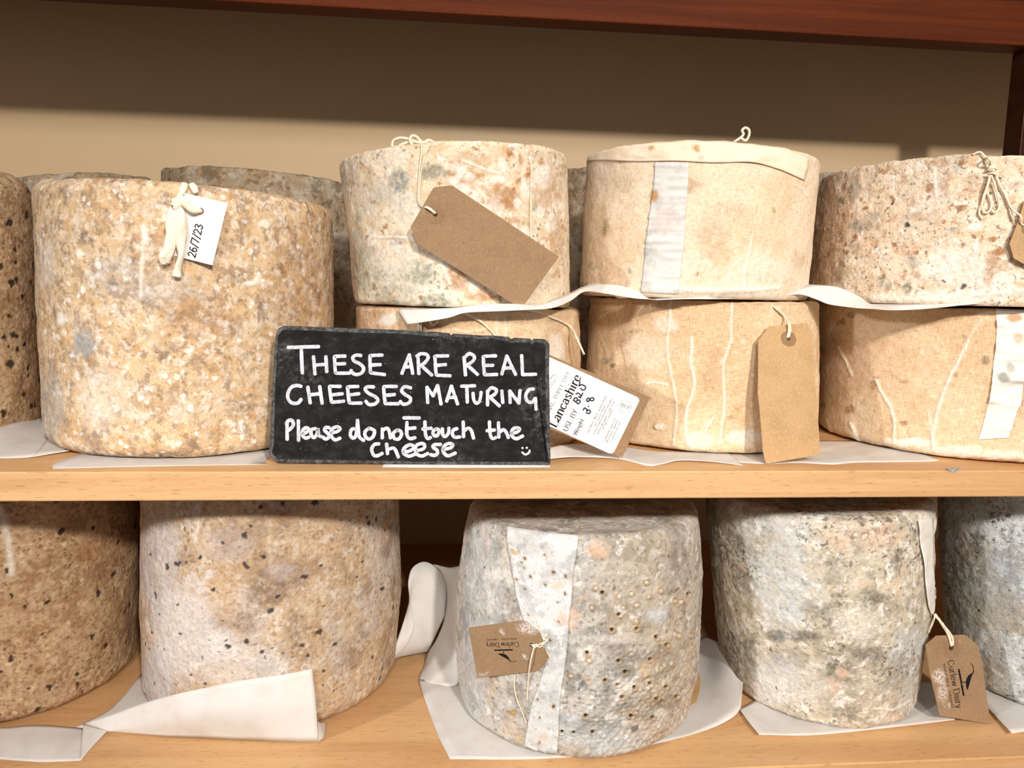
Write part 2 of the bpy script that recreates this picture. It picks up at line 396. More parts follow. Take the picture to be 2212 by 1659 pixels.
# ------------------------------------------------------------------ cheeses
class Cheese: pass
def tangent(cx, cy, r, side, d):
    b = math.atan2(cx-CAM[0], cy-CAM[1]); dist = math.hypot(cx-CAM[0], cy-CAM[1])
    a = math.asin(r/dist); th = b + (a if side > 0 else -a); L = math.sqrt(dist*dist-r*r)
    return th, L
def make_cheese(name, label, z0, levels, mat, base=None, front=None, dist=None, top=None, rt=.006, rb=.006, lump=.0012, mid=.0006,
                seed=0, marks=None, dots=None, res=(430, 230), parts=True, group=None, concave=0.0, rim=0.0, zscale=1.0, extra=None, cat='cheese', inset=0.0, flat=False):
    """levels: (xl, yl, xr, yr) outline of the wheel at rising heights; base: lowest pixel of its foot"""
    xl, yl, xr, yr = levels[0]
    tl, tr = bearing(xl, yl), bearing(xr, yr); m = (tl+tr)/2; a = (tr-tl)/2
    if base is not None:
        g = atZ(base[0], base[1], z0); g = math.hypot(g[0]-CAM[0], g[1]-CAM[1]); d = g/(1-math.sin(a))
    elif front is not None:
        d = ((front-CAM[1])/math.cos(m))/(1-math.sin(a))
    else:
        d = dist
    prof = []
    for (x1, y1, x2, y2) in levels:
        t1, t2 = bearing(x1, y1), bearing(x2, y2); mm = (t1+t2)/2; aa = (t2-t1)/2
        r = d*math.sin(aa); L = d*math.cos(aa)
        zs = []
        for (x, y) in ((x1, y1), (x2, y2)):
            v = ray(x, y); zs.append(CAM[2]+v[2]/math.hypot(v[0], v[1])*L)
        prof.append((np.mean(zs), d*math.sin(mm), d*math.cos(mm)+CAM[1], r))
    prof.sort()
    cx, cy, R0 = prof[0][1:]
    pz = np.array([p[0] for p in prof])
    # top height from rim pixels
    pts = []
    for (x, y) in top:
        v = ray(x, y); o = CAM[:2]-np.array([prof[-1][1], prof[-1][2]]); A = v[:2]@v[:2]; Bq = o@v[:2]; Cq = o@o-(prof[-1][3]-inset)**2
        k = (-Bq-math.sqrt(max(Bq*Bq-A*Cq, 0)))/A; pts.append(CAM+v*k)
    pts = np.array(pts)
    if len(pts) > 1 and np.ptp(pts[:, 0]) > .02:
        sl, ic = np.polyfit(pts[:, 0]-cx, pts[:, 2], 1)
    else:
        sl, ic = 0.0, pts[:, 2].mean()
    if flat: ic, sl = pts[:, 2].mean(), 0.0
    h = ic - z0
    c = Cheese(); c.c = np.array([cx, cy, z0]); c.r = R0; c.h = h
    NTH, NZ = res
    # row profile: (radius offset from local r, z)
    rows = []
    for f in np.linspace(0, 1, 5)[:-1]: rows.append((f, 0.0, 'b'))
    for q in np.linspace(0, math.pi/2, 9): rows.append((-rb*(1-math.sin(q)), rb*(1-math.cos(q)), 's'))
    for z in np.linspace(rb, h-rt, NZ)[1:-1]: rows.append((0.0, z, 's'))
    for q in np.linspace(0, math.pi/2, 12): rows.append((-rt*(1-math.cos(q)), h-rt+rt*math.sin(q), 's'))
    for f in np.linspace(1, 0, 26)[1:]: rows.append((f, h, 't'))
    t_front = np.linspace(-2.15, 2.15, NTH); t_back = np.linspace(2.15, 2*math.pi-2.15, 60)[1:-1]
    TH_ = np.concatenate([t_front, t_back]); nt = len(TH_)
    P = np.zeros((len(rows), nt, 3)); N = np.zeros_like(P)
    ct, st = np.cos(TH_), np.sin(TH_)
    def at(z, k): return np.interp(z+z0, pz, [p[k] for p in prof])
    for i, (f, z, kind) in enumerate(rows):
        r = at(z, 3); ox, oy = at(z, 1), at(z, 2)
        if kind == 'b': r = (r-rb)*f
        elif kind == 't':
            zz = h-concave*(1-f*f)+0; r = (r-rt)*f; z = zz
        else: r = r+f
        P[i, :, 0] = ox-cx+r*st; P[i, :, 1] = oy-cy-r*ct; P[i, :, 2] = z
        if kind == 's':
            if z <= rb: q = math.asin(min(1, max(0, 1-(-f/rb if rb else 0)))); nz = -math.cos(q); nr = math.sin(q)
            elif z >= h-rt: q = math.asin(min(1, max(0, (z-(h-rt))/rt))); nz = math.sin(q); nr = math.cos(q)
            else: nz, nr = 0, 1
        else: nr, nz = 0, (1 if kind == 't' else 0)
        N[i, :, 0] = nr*st; N[i, :, 1] = -nr*ct; N[i, :, 2] = nz
    P[:, :, 2] += sl*P[:, :, 0]*(P[:, :, 2]/h)
    F = P.reshape(-1, 3); NN = N.reshape(-1, 3)
    S = F+seed*3.7+5
    dsp = lump*fbm(S, 16, 2) + mid*fbm(S, 75, 3)
    # painted masks (marks, plus lamp tint on some rinds) and relief
    st3 = np.zeros((len(F), 3)); sp3 = np.zeros((len(F), 3))
    U, Vp = project(F+c.c)
    front_ = (NN @ np.array([0, -1, 0])*0 + ((CAM-c.c)[None, :]-F)[:, 0]*NN[:, 0]+((CAM-c.c)[None, :]-F)[:, 1]*NN[:, 1]+((CAM-c.c)[None, :]-F)[:, 2]*NN[:, 2]) > 0
    jx = 5*fbm(S, 120, 3); jy = 5*fbm(S+40, 120, 3)
    ch = dict(R=(st3, 0), G=(st3, 1), B=(st3, 2), r=(sp3, 0), g=(sp3, 1), b=(sp3, 2))
    def paint(key, w):
        A, k = ch[key]; A[:, k] = np.maximum(A[:, k], w)
    for mk in (marks or []):
        kind = mk[0]
        if kind == 'spot':      # key, x, y, rx, ry, strength, relief, soft
            _, key, x, y, rx, ry, s_, rel = mk[:8]; jit = mk[8] if len(mk) > 8 else 1.0
            dd = np.sqrt(((U-x+jx*jit)/rx)**2+((Vp-y+jy*jit)/ry)**2); w = (1-sstep(dd, .55, 1.25))*front_
            if key: paint(key, w*s_)
            dsp += rel*w
        elif kind == 'line':    # key, pts, width px, strength, relief
            _, key, pts_, wd, s_, rel = mk
            pp = smooth_path([(x, y, 0) for x, y in pts_], 5)[:, :2]; best = np.full(len(F), 1e9)
            for a_, b_ in zip(pp[:-1], pp[1:]):
                v = b_-a_; l2 = v@v+1e-9
                t_ = np.clip(((U-a_[0]+.25*jx)*v[0]+(Vp-a_[1]+.25*jy)*v[1])/l2, 0, 1)
                best = np.minimum(best, np.hypot(U+.25*jx-a_[0]-t_*v[0], Vp+.25*jy-a_[1]-t_*v[1]))
            w = np.exp(-(best/wd)**2)*front_
            if key: paint(key, w*s_)
            dsp += rel*w
        elif kind == 'hole':    # pierced hole with a pale raised lip
            _, x, y, r_, = mk[:4]
            dd = np.hypot(U-x+.15*jx, (Vp-y+.15*jy))/r_
            w = (1-sstep(dd, .55, .95))*front_; lip = np.exp(-((dd-1.35)/.4)**2)*front_
            paint('r', w); dsp += -.0025*w+.0009*lip
            paint(mk[4] if len(mk) > 4 else 'R', lip*.95)
        elif kind == 'ring':    # raised pimple with an ochre ring
            _, x, y, r_ = mk[:4]
            dd = np.hypot(U-x+.2*jx, Vp-y+.2*jy)/r_
            lip = np.exp(-((dd-1)/.4)**2)*front_; paint(mk[4] if len(mk) > 4 else 'R', lip*.8); dsp += .0010*lip
            paint('B', (1-sstep(dd, .2, .7))*front_*.6)
    if dots:                    # scattered dark inclusions: (count, rmin, rmax, key, relief, seed)
        for (cnt, r0, r1, key, rel, sd) in dots:
            rr = np.random.RandomState(sd)
            w = np.zeros(len(F)); J = np.stack([fbm(S+9, 260, 2), fbm(S+31, 260, 2), fbm(S+57, 260, 2)], 1)*.0016
            FJ = F+J; idx_t = rr.uniform(-2.0, 2.0, cnt); zz = rr.uniform(.004, h*.99, cnt); rad = r0+(r1-r0)*rr.rand(cnt)**2.2
            for k in range(cnt):
                r_ = at(zz[k], 3); p = np.array([r_*math.sin(idx_t[k])+at(zz[k], 1)-cx, -r_*math.cos(idx_t[k])+at(zz[k], 2)-cy, zz[k]])
                e = rr.uniform(.6, 1.5)
                near = np.abs(FJ[:, 2]-p[2]) < rad[k]*2
                q = FJ[near]-p
                dd = np.sqrt((q[:, 0]**2+q[:, 1]**2)*e+q[:, 2]**2/e)/rad[k]
                w[near] = np.maximum(w[near], 1-sstep(dd, .6, 1.1))
            paint(key, w*.93); dsp += rel*w
    if extra is not None: dsp += extra(F, U, Vp, front_, S)
    F2 = F + NN*dsp[:, None]
    F2[:, 2] = np.maximum(F2[:, 2], 0)
    P2 = F2.reshape(P.shape)
    me = grid_mesh(name, P2, closed_u=True)
    set_color(me, 'stain_tint', st3); set_color(me, 'speck_tint', sp3)
    uvl = me.uv_layers.new(name='UVMap')
    li = np.empty(len(me.loops), dtype=np.int32); me.loops.foreach_get('vertex_index', li)
    uu = np.repeat((TH_*R0)[None, :], len(rows), 0).ravel(); vv = F[:, 2]
    uvl.data.foreach_set('uv', np.stack([uu[li], vv[li]], 1).astype(np.float32).ravel())
    if parts:
        e = bpy.data.objects.new(name, None); COL.objects.link(e); e.location = c.c; e.empty_display_size = .05
        c.o = e; c.body = link('rind', me, mat, e)
    else:
        c.o = c.body = link(name, me, mat, None, c.c)
    tag(c.o, label, cat, group)
    # coarse copy for picking surface points
    ii = np.unique(np.concatenate([np.arange(0, len(rows), 2), [len(rows)-1]])); jj = np.arange(0, nt, 2)
    G = (P2[np.ix_(ii, jj)]+c.c); n_, m_ = G.shape[:2]
    i, j = np.meshgrid(np.arange(n_-1), np.arange(m_), indexing='ij'); j2 = (j+1) % m_
    Q = np.stack([i*m_+j, i*m_+j2, (i+1)*m_+j2, (i+1)*m_+j], -1).reshape(-1, 4)
    c.bvh = BVHTree.FromPolygons(G.reshape(-1, 3).tolist(), Q.tolist())
    return c
def on(c, px, py, off=.001):
    """point on the surface of cheese c seen at this pixel, lifted by off; falls back to the nearest surface point"""
    d = Vector(ray(px, py)).normalized(); hit, nrm, idx, ds = c.bvh.ray_cast(Vector(CAM), d)
    if hit is None:
        k = (Vector((c.c[0], c.c[1], 0))-Vector((CAM[0], CAM[1], 0))).length
        p = Vector(CAM)+d*(k/math.hypot(d[0], d[1])); hit, nrm, idx, ds = c.bvh.find_nearest(p)
    nv = Vector(CAM)-hit
    if nrm.dot(nv) < 0: nrm = -nrm
    return np.array(hit+nrm*off)
def cloth_part(c, name, left, right, mat, nr=60, nc=14, off=.0007, wr=.0008, wscale=(40, 40, 260), marks=None, label=None, thick=.0004, ragged=.6):
    """strip of muslin stuck on a cheese between two pixel edges, wrinkled"""
    L = smooth_path([(x, y, 0) for x, y in left], 12)[:, :2]; R = smooth_path([(x, y, 0) for x, y in right], 12)[:, :2]
    def resamp(P, n):
        s = np.concatenate([[0], np.cumsum(np.hypot(*np.diff(P, axis=0).T))]); t = np.linspace(0, s[-1], n)
        return np.stack([np.interp(t, s, P[:, 0]), np.interp(t, s, P[:, 1])], 1)
    L, R = resamp(L, nr), resamp(R, nr); P = np.zeros((nr, nc, 3)); UV = np.zeros((nr, nc, 2))
    for i in range(nr):
        for j in range(nc):
            t = j/(nc-1); q = L[i]*(1-t)+R[i]*t
            UV[i, j] = q; P[i, j] = on(c, q[0], q[1], 0)
    ctr = c.c.copy(); S = P.reshape(-1, 3)
    nrm = S-ctr; nrm[:, 2] = 0; nrm /= np.linalg.norm(nrm, axis=1)[:, None]+1e-9
    U, V = UV.reshape(-1, 2).T
    w = wr*np.maximum(0, fbm(S*np.array(wscale)/60.0, 60, 2)+.15)
    st3 = np.zeros((len(S), 3)); sp3 = np.zeros((len(S), 3)); ch = dict(R=(st3, 0), G=(st3, 1), B=(st3, 2), r=(sp3, 0), g=(sp3, 1), b=(sp3, 2))
    jx = 4*fbm(S, 150, 2)
    for mk in (marks or []):
        if mk[0] == 'hole':
            dd = np.hypot(U-mk[1], V-mk[2])/mk[3]; ww = 1-sstep(dd, .6, 1.0); lip = np.exp(-((dd-1.35)/.4)**2)
            A, k = ch['r']; A[:, k] = np.maximum(A[:, k], ww); w += .0004*lip-.0004*ww
            A, k = ch['R']; A[:, k] = np.maximum(A[:, k], .55*lip)
        else:
            _, key, x, y, rx, ry, s_, rel = mk[:8]
            dd = np.hypot((U-x+jx)/rx, (V-y+jx)/ry); ww = 1-sstep(dd, .5, 1.25)
            A, k = ch[key]; A[:, k] = np.maximum(A[:, k], ww*s_); w += rel*ww
    S = S+nrm*(off+w)[:, None]-ctr
    me = grid_mesh(name, S.reshape(nr, nc, 3)); set_color(me, 'stain_tint', st3); set_color(me, 'speck_tint', sp3)
    o = link(name, me, mat, c.o)
    md = o.modifiers.new('thickness', 'SOLIDIFY'); md.thickness = thick; md.offset = 1
    if label: o['label'] = label
    return o

# rinds -------------------------------------------------------------
gold = rind('golden_mottled_rind', (222, 190, 150), [
    (30, 5, .48, .6, (208, 166, 116), .6), (64, 5, .5, .61, (150, 124, 104), .6), (16, 4, .54, .66, (158, 142, 132), .5), (48, 5, .52, .64, (230, 206, 178), .6), (-110, 0, .6, .72, (150, 122, 102), .4), (85, 5, .54, .66, (212, 160, 94), .5),
    (110, 5, .52, .62, (236, 216, 194), .75), (-150, 0, .7, .8, (240, 226, 208), .5), (130, 5, .55, .64, (128, 104, 88), .55, (1, 1, .7)), (-230, 0, .8, .84, (250, 244, 236), .8), (250, 4, .56, .68, (132, 104, 84), .5), (300, 3, .58, .7, (244, 226, 202), .5)], bump=.4)
dotted = rind('brown_dotted_rind', (190, 158, 122), [
    (40, 4, .47, .62, (158, 118, 80), .7), (18, 4, .52, .66, (138, 102, 72), .55), (-190, 0, .5, .56, (150, 110, 76), .6), (-240, 0, .55, .62, (218, 190, 158), .75), (110, 4, .53, .68, (214, 184, 150), .6), (-300, 0, .72, .78, (120, 84, 58), .7), (170, 3, .58, .7, (128, 90, 60), .5)], bump=1.0)
pale_dotted = rind('pale_dotted_rind', (208, 180, 148), [
    (44, 4, .48, .62, (188, 152, 116), .6), (12, 3, .5, .62, (206, 198, 192), .55), (-150, 0, .5, .56, (176, 142, 112), .5), (-200, 0, .55, .62, (232, 218, 202), .75), (110, 4, .52, .66, (228, 214, 196), .6), (26, 4, .53, .66, (150, 120, 96), .6), (-280, 0, .72, .78, (142, 112, 88), .65), (190, 3, .58, .7, (146, 114, 88), .5), (70, 3, .62, .72, (212, 162, 100), .4)],
    marks=dict(B=(238, 232, 230), r=(62, 54, 56), R=(132, 106, 88), b=(208, 202, 204), g=(206, 166, 122)), bump=.9)
mould = rind('grey_green_mottled_rind', (232, 212, 184), [
    (22, 4, .5, .64, (244, 232, 214), .7), (50, 4, .54, .66, (206, 170, 126), .45), (-120, 0, .7, .76, (206, 160, 108), .5), (130, 3, .57, .68, (250, 244, 236), .8), (240, 3, .6, .72, (140, 114, 84), .5), (-320, 0, .84, .88, (110, 88, 66), .6)],
    marks=dict(R=(172, 114, 60), G=(128, 132, 114)), bump=.5)
muslin = rind('muslin_bound_rind', (230, 198, 158), [
    (10, 3, .5, .62, (204, 158, 108), .5),
    (12, 3, .5, .66, (240, 220, 192), .6), (36, 4, .55, .7, (210, 168, 116), .5), (90, 4, .58, .7, (190, 148, 104), .4), (150, 3, .6, .72, (250, 238, 218), .5)],
    marks=dict(R=(160, 112, 66), G=(146, 138, 112)), bump=.25, weave=1.0)
muslin_pale = rind('pale_muslin_bound_rind', (238, 214, 186), [
    (10, 3, .5, .64, (222, 184, 136), .5), (160, 4, .6, .7, (206, 170, 128), .4),
    (12, 3, .5, .66, (246, 230, 210), .6), (36, 4, .56, .7, (226, 190, 142), .5), (90, 4, .6, .72, (196, 162, 124), .4)],
    marks=dict(R=(168, 128, 84), G=(150, 140, 112)), bump=.25, weave=.8)
fuzzy = rind('furry_white_rind', (238, 216, 190), [
    (20, 4, .5, .66, (248, 236, 220), .7), (34, 4, .54, .66, (226, 192, 154), .5), (80, 5, .53, .64, (200, 154, 112), .6), (-140, 0, .72, .78, (190, 144, 104), .5), (150, 4, .56, .66, (252, 246, 238), .8), (300, 4, .58, .66, (118, 88, 64), .75), (24, 4, .55, .66, (150, 146, 130), .4)],
    marks=dict(R=(168, 118, 76), G=(112, 116, 102)), bump=.9)
bluegrey = rind('blue_grey_cloth_rind', (200, 192, 182), [
    (20, 4, .47, .63, (214, 198, 178), .7), (40, 4, .48, .61, (146, 141, 132), .75), (-110, 0, .7, .78, (150, 144, 136), .35), (100, 4, .54, .65, (238, 234, 228), .8), (26, 3, .56, .67, (206, 178, 146), .6), (220, 3, .58, .69, (112, 105, 98), .5), (-300, 0, .84, .88, (100, 94, 90), .6)],
    marks=dict(R=(192, 152, 92), G=(120, 114, 108), b=(204, 207, 208), g=(226, 182, 156)), bump=.8)
greymould = rind('grey_mould_rind', (212, 197, 174), [
    (13, 4, .49, .62, (202, 203, 196), .85), (40, 4, .49, .62, (164, 152, 132), .6), (110, 5, .51, .62, (244, 236, 224), .8), (24, 4, .55, .67, (150, 138, 120), .55), (60, 5, .55, .65, (118, 108, 94), .6, (1, 1, 1), 18), (240, 5, .52, .62, (84, 76, 68), .8, (1, 1, 1), 22), (36, 3, .6, .68, (234, 200, 172), .5), (160, 4, .58, .66, (104, 94, 82), .6, (1, 1, 1), 15), (300, 3, .6, .7, (120, 110, 98), .45)],
    marks=dict(G=(92, 84, 72), b=(212, 216, 217), g=(228, 184, 158)), bump=.8, grain=300)
bluemould = rind('blue_grey_mould_rind', (196, 196, 192), [
    (22, 4, .5, .64, (216, 220, 220), .8), (60, 4, .5, .62, (138, 134, 126), .6), (130, 4, .53, .64, (228, 228, 224), .8), (240, 5, .52, .62, (66, 64, 62), .8, (1, 1, 1), 24), (12, 3, .52, .64, (170, 146, 112), .6), (320, 4, .57, .66, (84, 82, 80), .6)], bump=.9, grain=300)
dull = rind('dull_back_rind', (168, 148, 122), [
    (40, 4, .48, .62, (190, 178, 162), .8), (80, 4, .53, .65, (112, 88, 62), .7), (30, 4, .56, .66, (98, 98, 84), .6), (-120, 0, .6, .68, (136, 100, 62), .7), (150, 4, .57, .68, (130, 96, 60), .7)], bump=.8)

# middle shelf ------------------------------------------------------
A = make_cheese('speckled_cheese', 'dark-dotted brown cheese at the left edge of the middle shelf, half in shadow', .0016,
    [(-420, 650, 76, 650), (-420, 430, 75, 430)], dotted, base=(-190, 960), top=[(0, 364), (30, 363)], rt=.022, rb=.008, seed=1, res=(300, 200), parts=False,
    dots=[(210, .0022, .0048, 'r', -.0006, 4)])
B = make_cheese('clothbound_cheese', 'big golden mottled cheese left of the slate sign, tied with a dated white tag', .0016,
    [(92, 930, 723, 900), (78, 700, 722, 700), (68, 440, 717, 460)], gold, base=(400, 993), top=[(140, 379), (350, 387), (550, 409), (660, 428)], rt=.0115, rb=.013, seed=2, res=(520, 300),
    marks=[('spot', 'b', 182, 742, 26, 36, .9, 0), ('spot', 'b', 245, 600, 60, 50, .35, 0), ('spot', 'b', 110, 880, 34, 90, .55, 0), ('spot', 'B', 312, 505, 9, 24, .95, .0008), ('line', 'B', [(308, 520), (305, 580), (304, 640)], 4, .7, .0004),
           ('spot', 'R', 420, 680, 90, 60, .3, 0), ('spot', 'R', 480, 700, 40, 30, .5, 0), ('spot', 'b', 340, 620, 120, 40, .3, 0), ('spot', 'B', 540, 612, 12, 8, .9, .0004), ('spot', 'B', 130, 690, 14, 14, .9, 0), ('spot', 'B', 172, 548, 10, 8, .9, 0), ('spot', 'B', 210, 575, 9, 7, .9, 0),
           ('spot', 'B', 570, 484, 14, 9, .8, 0), ('spot', 'B', 220, 860, 60, 70, .35, 0), ('spot', 'B', 100, 570, 22, 60, .4, 0), ('spot', 'R', 640, 600, 60, 120, .35, 0), ('line', 'r', [(360, 994), (350, 986), (345, 984)], 2, .7, -.0004)])
_r = random.Random(19)
amber = [('spot', 'R', _r.uniform(970, 1222), _r.uniform(330, 640), _r.uniform(4, 11), _r.uniform(4, 11), _r.uniform(.35, .85), _r.uniform(0, .0004)) for _ in range(70)]
amber += [('spot', 'B', _r.uniform(960, 1222), _r.uniform(330, 640), _r.uniform(8, 22), _r.uniform(8, 18), _r.uniform(.3, .8), .0002) for _ in range(40)]
amber += [('spot', 'b', _r.uniform(745, 930), _r.uniform(350, 640), _r.uniform(14, 40), _r.uniform(14, 40), _r.uniform(.2, .4), 0) for _ in range(14)]
E = make_cheese('clothbound_cheese', 'lower cream cheese of its pair, mostly hidden behind the slate sign', .0016,
    [(772, 900, 1258, 900), (768, 690, 1252, 690)], muslin, base=(1010, 984), top=[(800, 668), (1000, 668), (1200, 663)], rt=.005, rb=.006, flat=True, seed=3, res=(420, 200), rim=.001,
    marks=[('spot', 'R', 800, 690, 60, 30, .7, 0), ('spot', 'B', 840, 690, 20, 16, .8, 0), ('spot', 'R', 935, 705, 30, 14, .7, 0), ('spot', 'R', 1195, 720, 26, 60, .35, 0), ('spot', 'R', 1225, 800, 30, 80, .35, 0), ('line', 'B', [(1072, 680), (1074, 730)], 3, .5, .0006), ('line', 'B', [(1090, 680), (1092, 730)], 2, .5, .0005),
           ('spot', 'B', 1200, 760, 20, 40, .7, .0005), ('line', 'B', [(985, 712), (1010, 718), (1050, 712)], 3, .3, .0006)])
ztopE = E.c[2]+E.h
D = make_cheese('clothbound_cheese', 'cream cheese with grey-green mould patches and the blank kraft tag, stacked behind the sign', ztopE+.0016,
    [(768, 655, 1230, 640), (750, 500, 1230, 500), (733, 345, 1224, 345)], mould, front=.045, top=[(760, 326), (870, 317), (1000, 312), (1120, 309), (1210, 317)], rt=.0035, rb=.005, seed=4, res=(480, 240),
    marks=amber+[('spot', 'G', 862, 392, 26, 26, .9, 0), ('spot', 'G', 935, 372, 34, 18, .7, 0), ('spot', 'G', 928, 368, 12, 12, .8, 0), ('spot', 'G', 905, 590, 40, 30, .75, 0), ('spot', 'G', 940, 655, 36, 22, .8, 0), ('spot', 'G', 790, 580, 36, 60, .55, 0), ('spot', 'G', 772, 490, 12, 40, .4, 0),
           ('spot', 'G', 860, 640, 60, 26, .45, 0), ('spot', 'G', 745, 385, 12, 20, .4, 0), ('spot', 'G', 1155, 450, 8, 10, .9, 0), ('spot', 'r', 1198, 455, 3, 6, .9, -.001), ('spot', 'r', 792, 508, 3, 5, .7, 0), ('spot', 'R', 1000, 390, 40, 26, .65, 0), ('spot', 'R', 1095, 430, 36, 26, .8, 0),
           ('spot', 'R', 1070, 420, 20, 30, .7, 0), ('spot', 'R', 1105, 332, 10, 12, .9, 0), ('spot', 'R', 1125, 345, 8, 12, .8, 0), ('spot', 'R', 1140, 385, 8, 22, .9, 0), ('line', 'R', [(1140, 380), (1146, 430), (1143, 500)], 4, .8, -.0005), ('spot', 'R', 980, 375, 22, 10, .7, 0), ('spot', 'R', 1180, 400, 30, 60, .4, 0),
           ('spot', 'R', 1020, 345, 50, 18, .5, 0), ('spot', 'R', 985, 600, 30, 30, .6, 0), ('spot', 'R', 1050, 640, 50, 12, .65, .0006), ('spot', 'R', 1205, 520, 16, 60, .45, 0), ('spot', 'R', 1085, 480, 60, 12, .5, 0), ('line', 'B', [(1000, 348), (1040, 362), (1080, 376)], 3, .8, .0007), ('line', 'B', [(820, 515), (850, 512), (880, 514)], 3, .6, .0006),
           ('line', 'B', [(955, 570), (965, 595), (972, 612)], 4, .8, .0009), ('line', 'B', [(1148, 330), (1147, 420), (1146, 520)], 2.2, .7, .0007), ('line', 'B', [(745, 335), (750, 390)], 4, .6, .0006), ('spot', 'B', 880, 450, 40, 50, .3, 0), ('spot', 'B', 850, 560, 60, 40, .3, 0)],
    dots=[(40, .002, .004, 'R', .0003, 12)], extra=None)
G = make_cheese('clothbound_cheese', 'tan muslin-wrapped cheese under the pale collared one, with a hanging kraft tag', .0016,
    [(1263, 900, 1770, 880), (1266, 780, 1769, 780), (1274, 665, 1769, 665)], muslin, base=(1530, 980), top=[(1290, 645), (1400, 648), (1530, 650), (1740, 648)], rt=.0035, rb=.004, flat=True, seed=5, res=(480, 240),
    marks=[('line', 'B', [(1450, 650), (1447, 690), (1442, 760), (1452, 820), (1462, 880), (1455, 960)], 2.6, .75, .0010), ('line', 'B', [(1582, 655), (1580, 700), (1578, 740), (1562, 790), (1565, 860), (1555, 960)], 3, .75, .0012), ('line', 'B', [(1495, 730), (1493, 780), (1500, 830), (1482, 900), (1485, 960)], 3.5, .85, .0012),
           ('line', 'B', [(1540, 905), (1525, 930), (1520, 970)], 3, .8, .0009), ('line', 'B', [(1395, 830), (1410, 826), (1440, 832)], 2.6, .8, .0008), ('spot', 'B', 1510, 950, 36, 18, .6, 0), ('spot', 'B', 1610, 945, 44, 18, .7, 0), ('spot', 'B', 1440, 700, 30, 20, .5, 0), ('spot', 'B', 1400, 760, 60, 40, .3, 0),
           ('spot', 'G', 1308, 778, 14, 10, .85, 0), ('spot', 'r', 1325, 790, 8, 4, .7, 0), ('spot', 'G', 1446, 688, 6, 6, .9, 0), ('spot', 'R', 1370, 715, 20, 8, .5, 0), ('spot', 'R', 1360, 860, 50, 30, .4, 0), ('spot', 'R', 1330, 740, 30, 40, .35, 0), ('spot', 'R', 1310, 690, 24, 20, .4, 0), ('spot', 'G', 1577, 803, 10, 5, .8, 0),
           ('spot', 'R', 1578, 900, 12, 6, .7, .0006), ('spot', 'R', 1625, 953, 7, 6, .8, 0), ('spot', 'R', 1420, 920, 10, 8, .3, .001), ('spot', 'B', 1424, 923, 12, 8, .8, .0012), ('spot', 'R', 1540, 800, 24, 60, .3, 0), ('line', 'R', [(1278, 655), (1400, 655), (1540, 657), (1740, 657)], 3, .5, 0), ('line', 'G', [(1380, 958), (1500, 974), (1620, 972)], 4, .5, 0)])
ztopG = G.c[2]+G.h
Fc = make_cheese('clothbound_cheese', 'pale cheese with a white muslin strip down its front and a folded collar', ztopG+.0016,
    [(1253, 605, 1746, 610), (1258, 480, 1758, 480), (1268, 340, 1772, 350)], muslin_pale, front=.055, top=[(1300, 318), (1400, 309), (1500, 303), (1600, 308), (1740, 324)], rt=.0045, rb=.006, seed=6, res=(480, 240),
    marks=[('spot', 'R', 1415, 425, 14, 16, .8, 0), ('spot', 'R', 1310, 490, 10, 26, .6, 0), ('spot', 'G', 1308, 492, 6, 16, .6, 0), ('spot', 'G', 1283, 575, 10, 12, .6, 0), ('spot', 'R', 1262, 620, 9, 12, .8, 0), ('spot', 'r', 1363, 588, 5, 9, .45, 0), ('spot', 'R', 1508, 592, 5, 6, .8, 0), ('spot', 'R', 1468, 573, 4, 4, .9, 0), ('spot', 'R', 1490, 400, 24, 16, .55, 0),
           ('spot', 'R', 1540, 510, 40, 50, .35, 0), ('spot', 'R', 1570, 455, 50, 20, .3, 0), ('spot', 'r', 1675, 452, 4, 9, .35, 0), ('spot', 'R', 1725, 560, 16, 24, .3, 0), ('line', 'B', [(1624, 510), (1620, 540), (1608, 590), (1608, 620)], 3, .7, .0009), ('line', 'B', [(1600, 560), (1580, 580), (1570, 610)], 2.4, .6, .0006),
           ('line', 'B', [(1460, 625), (1560, 628), (1680, 622)], 6, .75, .0011), ('line', 'G', [(1420, 632), (1560, 634), (1640, 630)], 3, .6, 0), ('line', 'B', [(1722, 400), (1735, 412), (1745, 424)], 2.2, .8, .0009), ('spot', 'R', 1280, 430, 8, 40, .3, 0), ('spot', 'G', 1345, 395, 24, 20, .25, 0)])
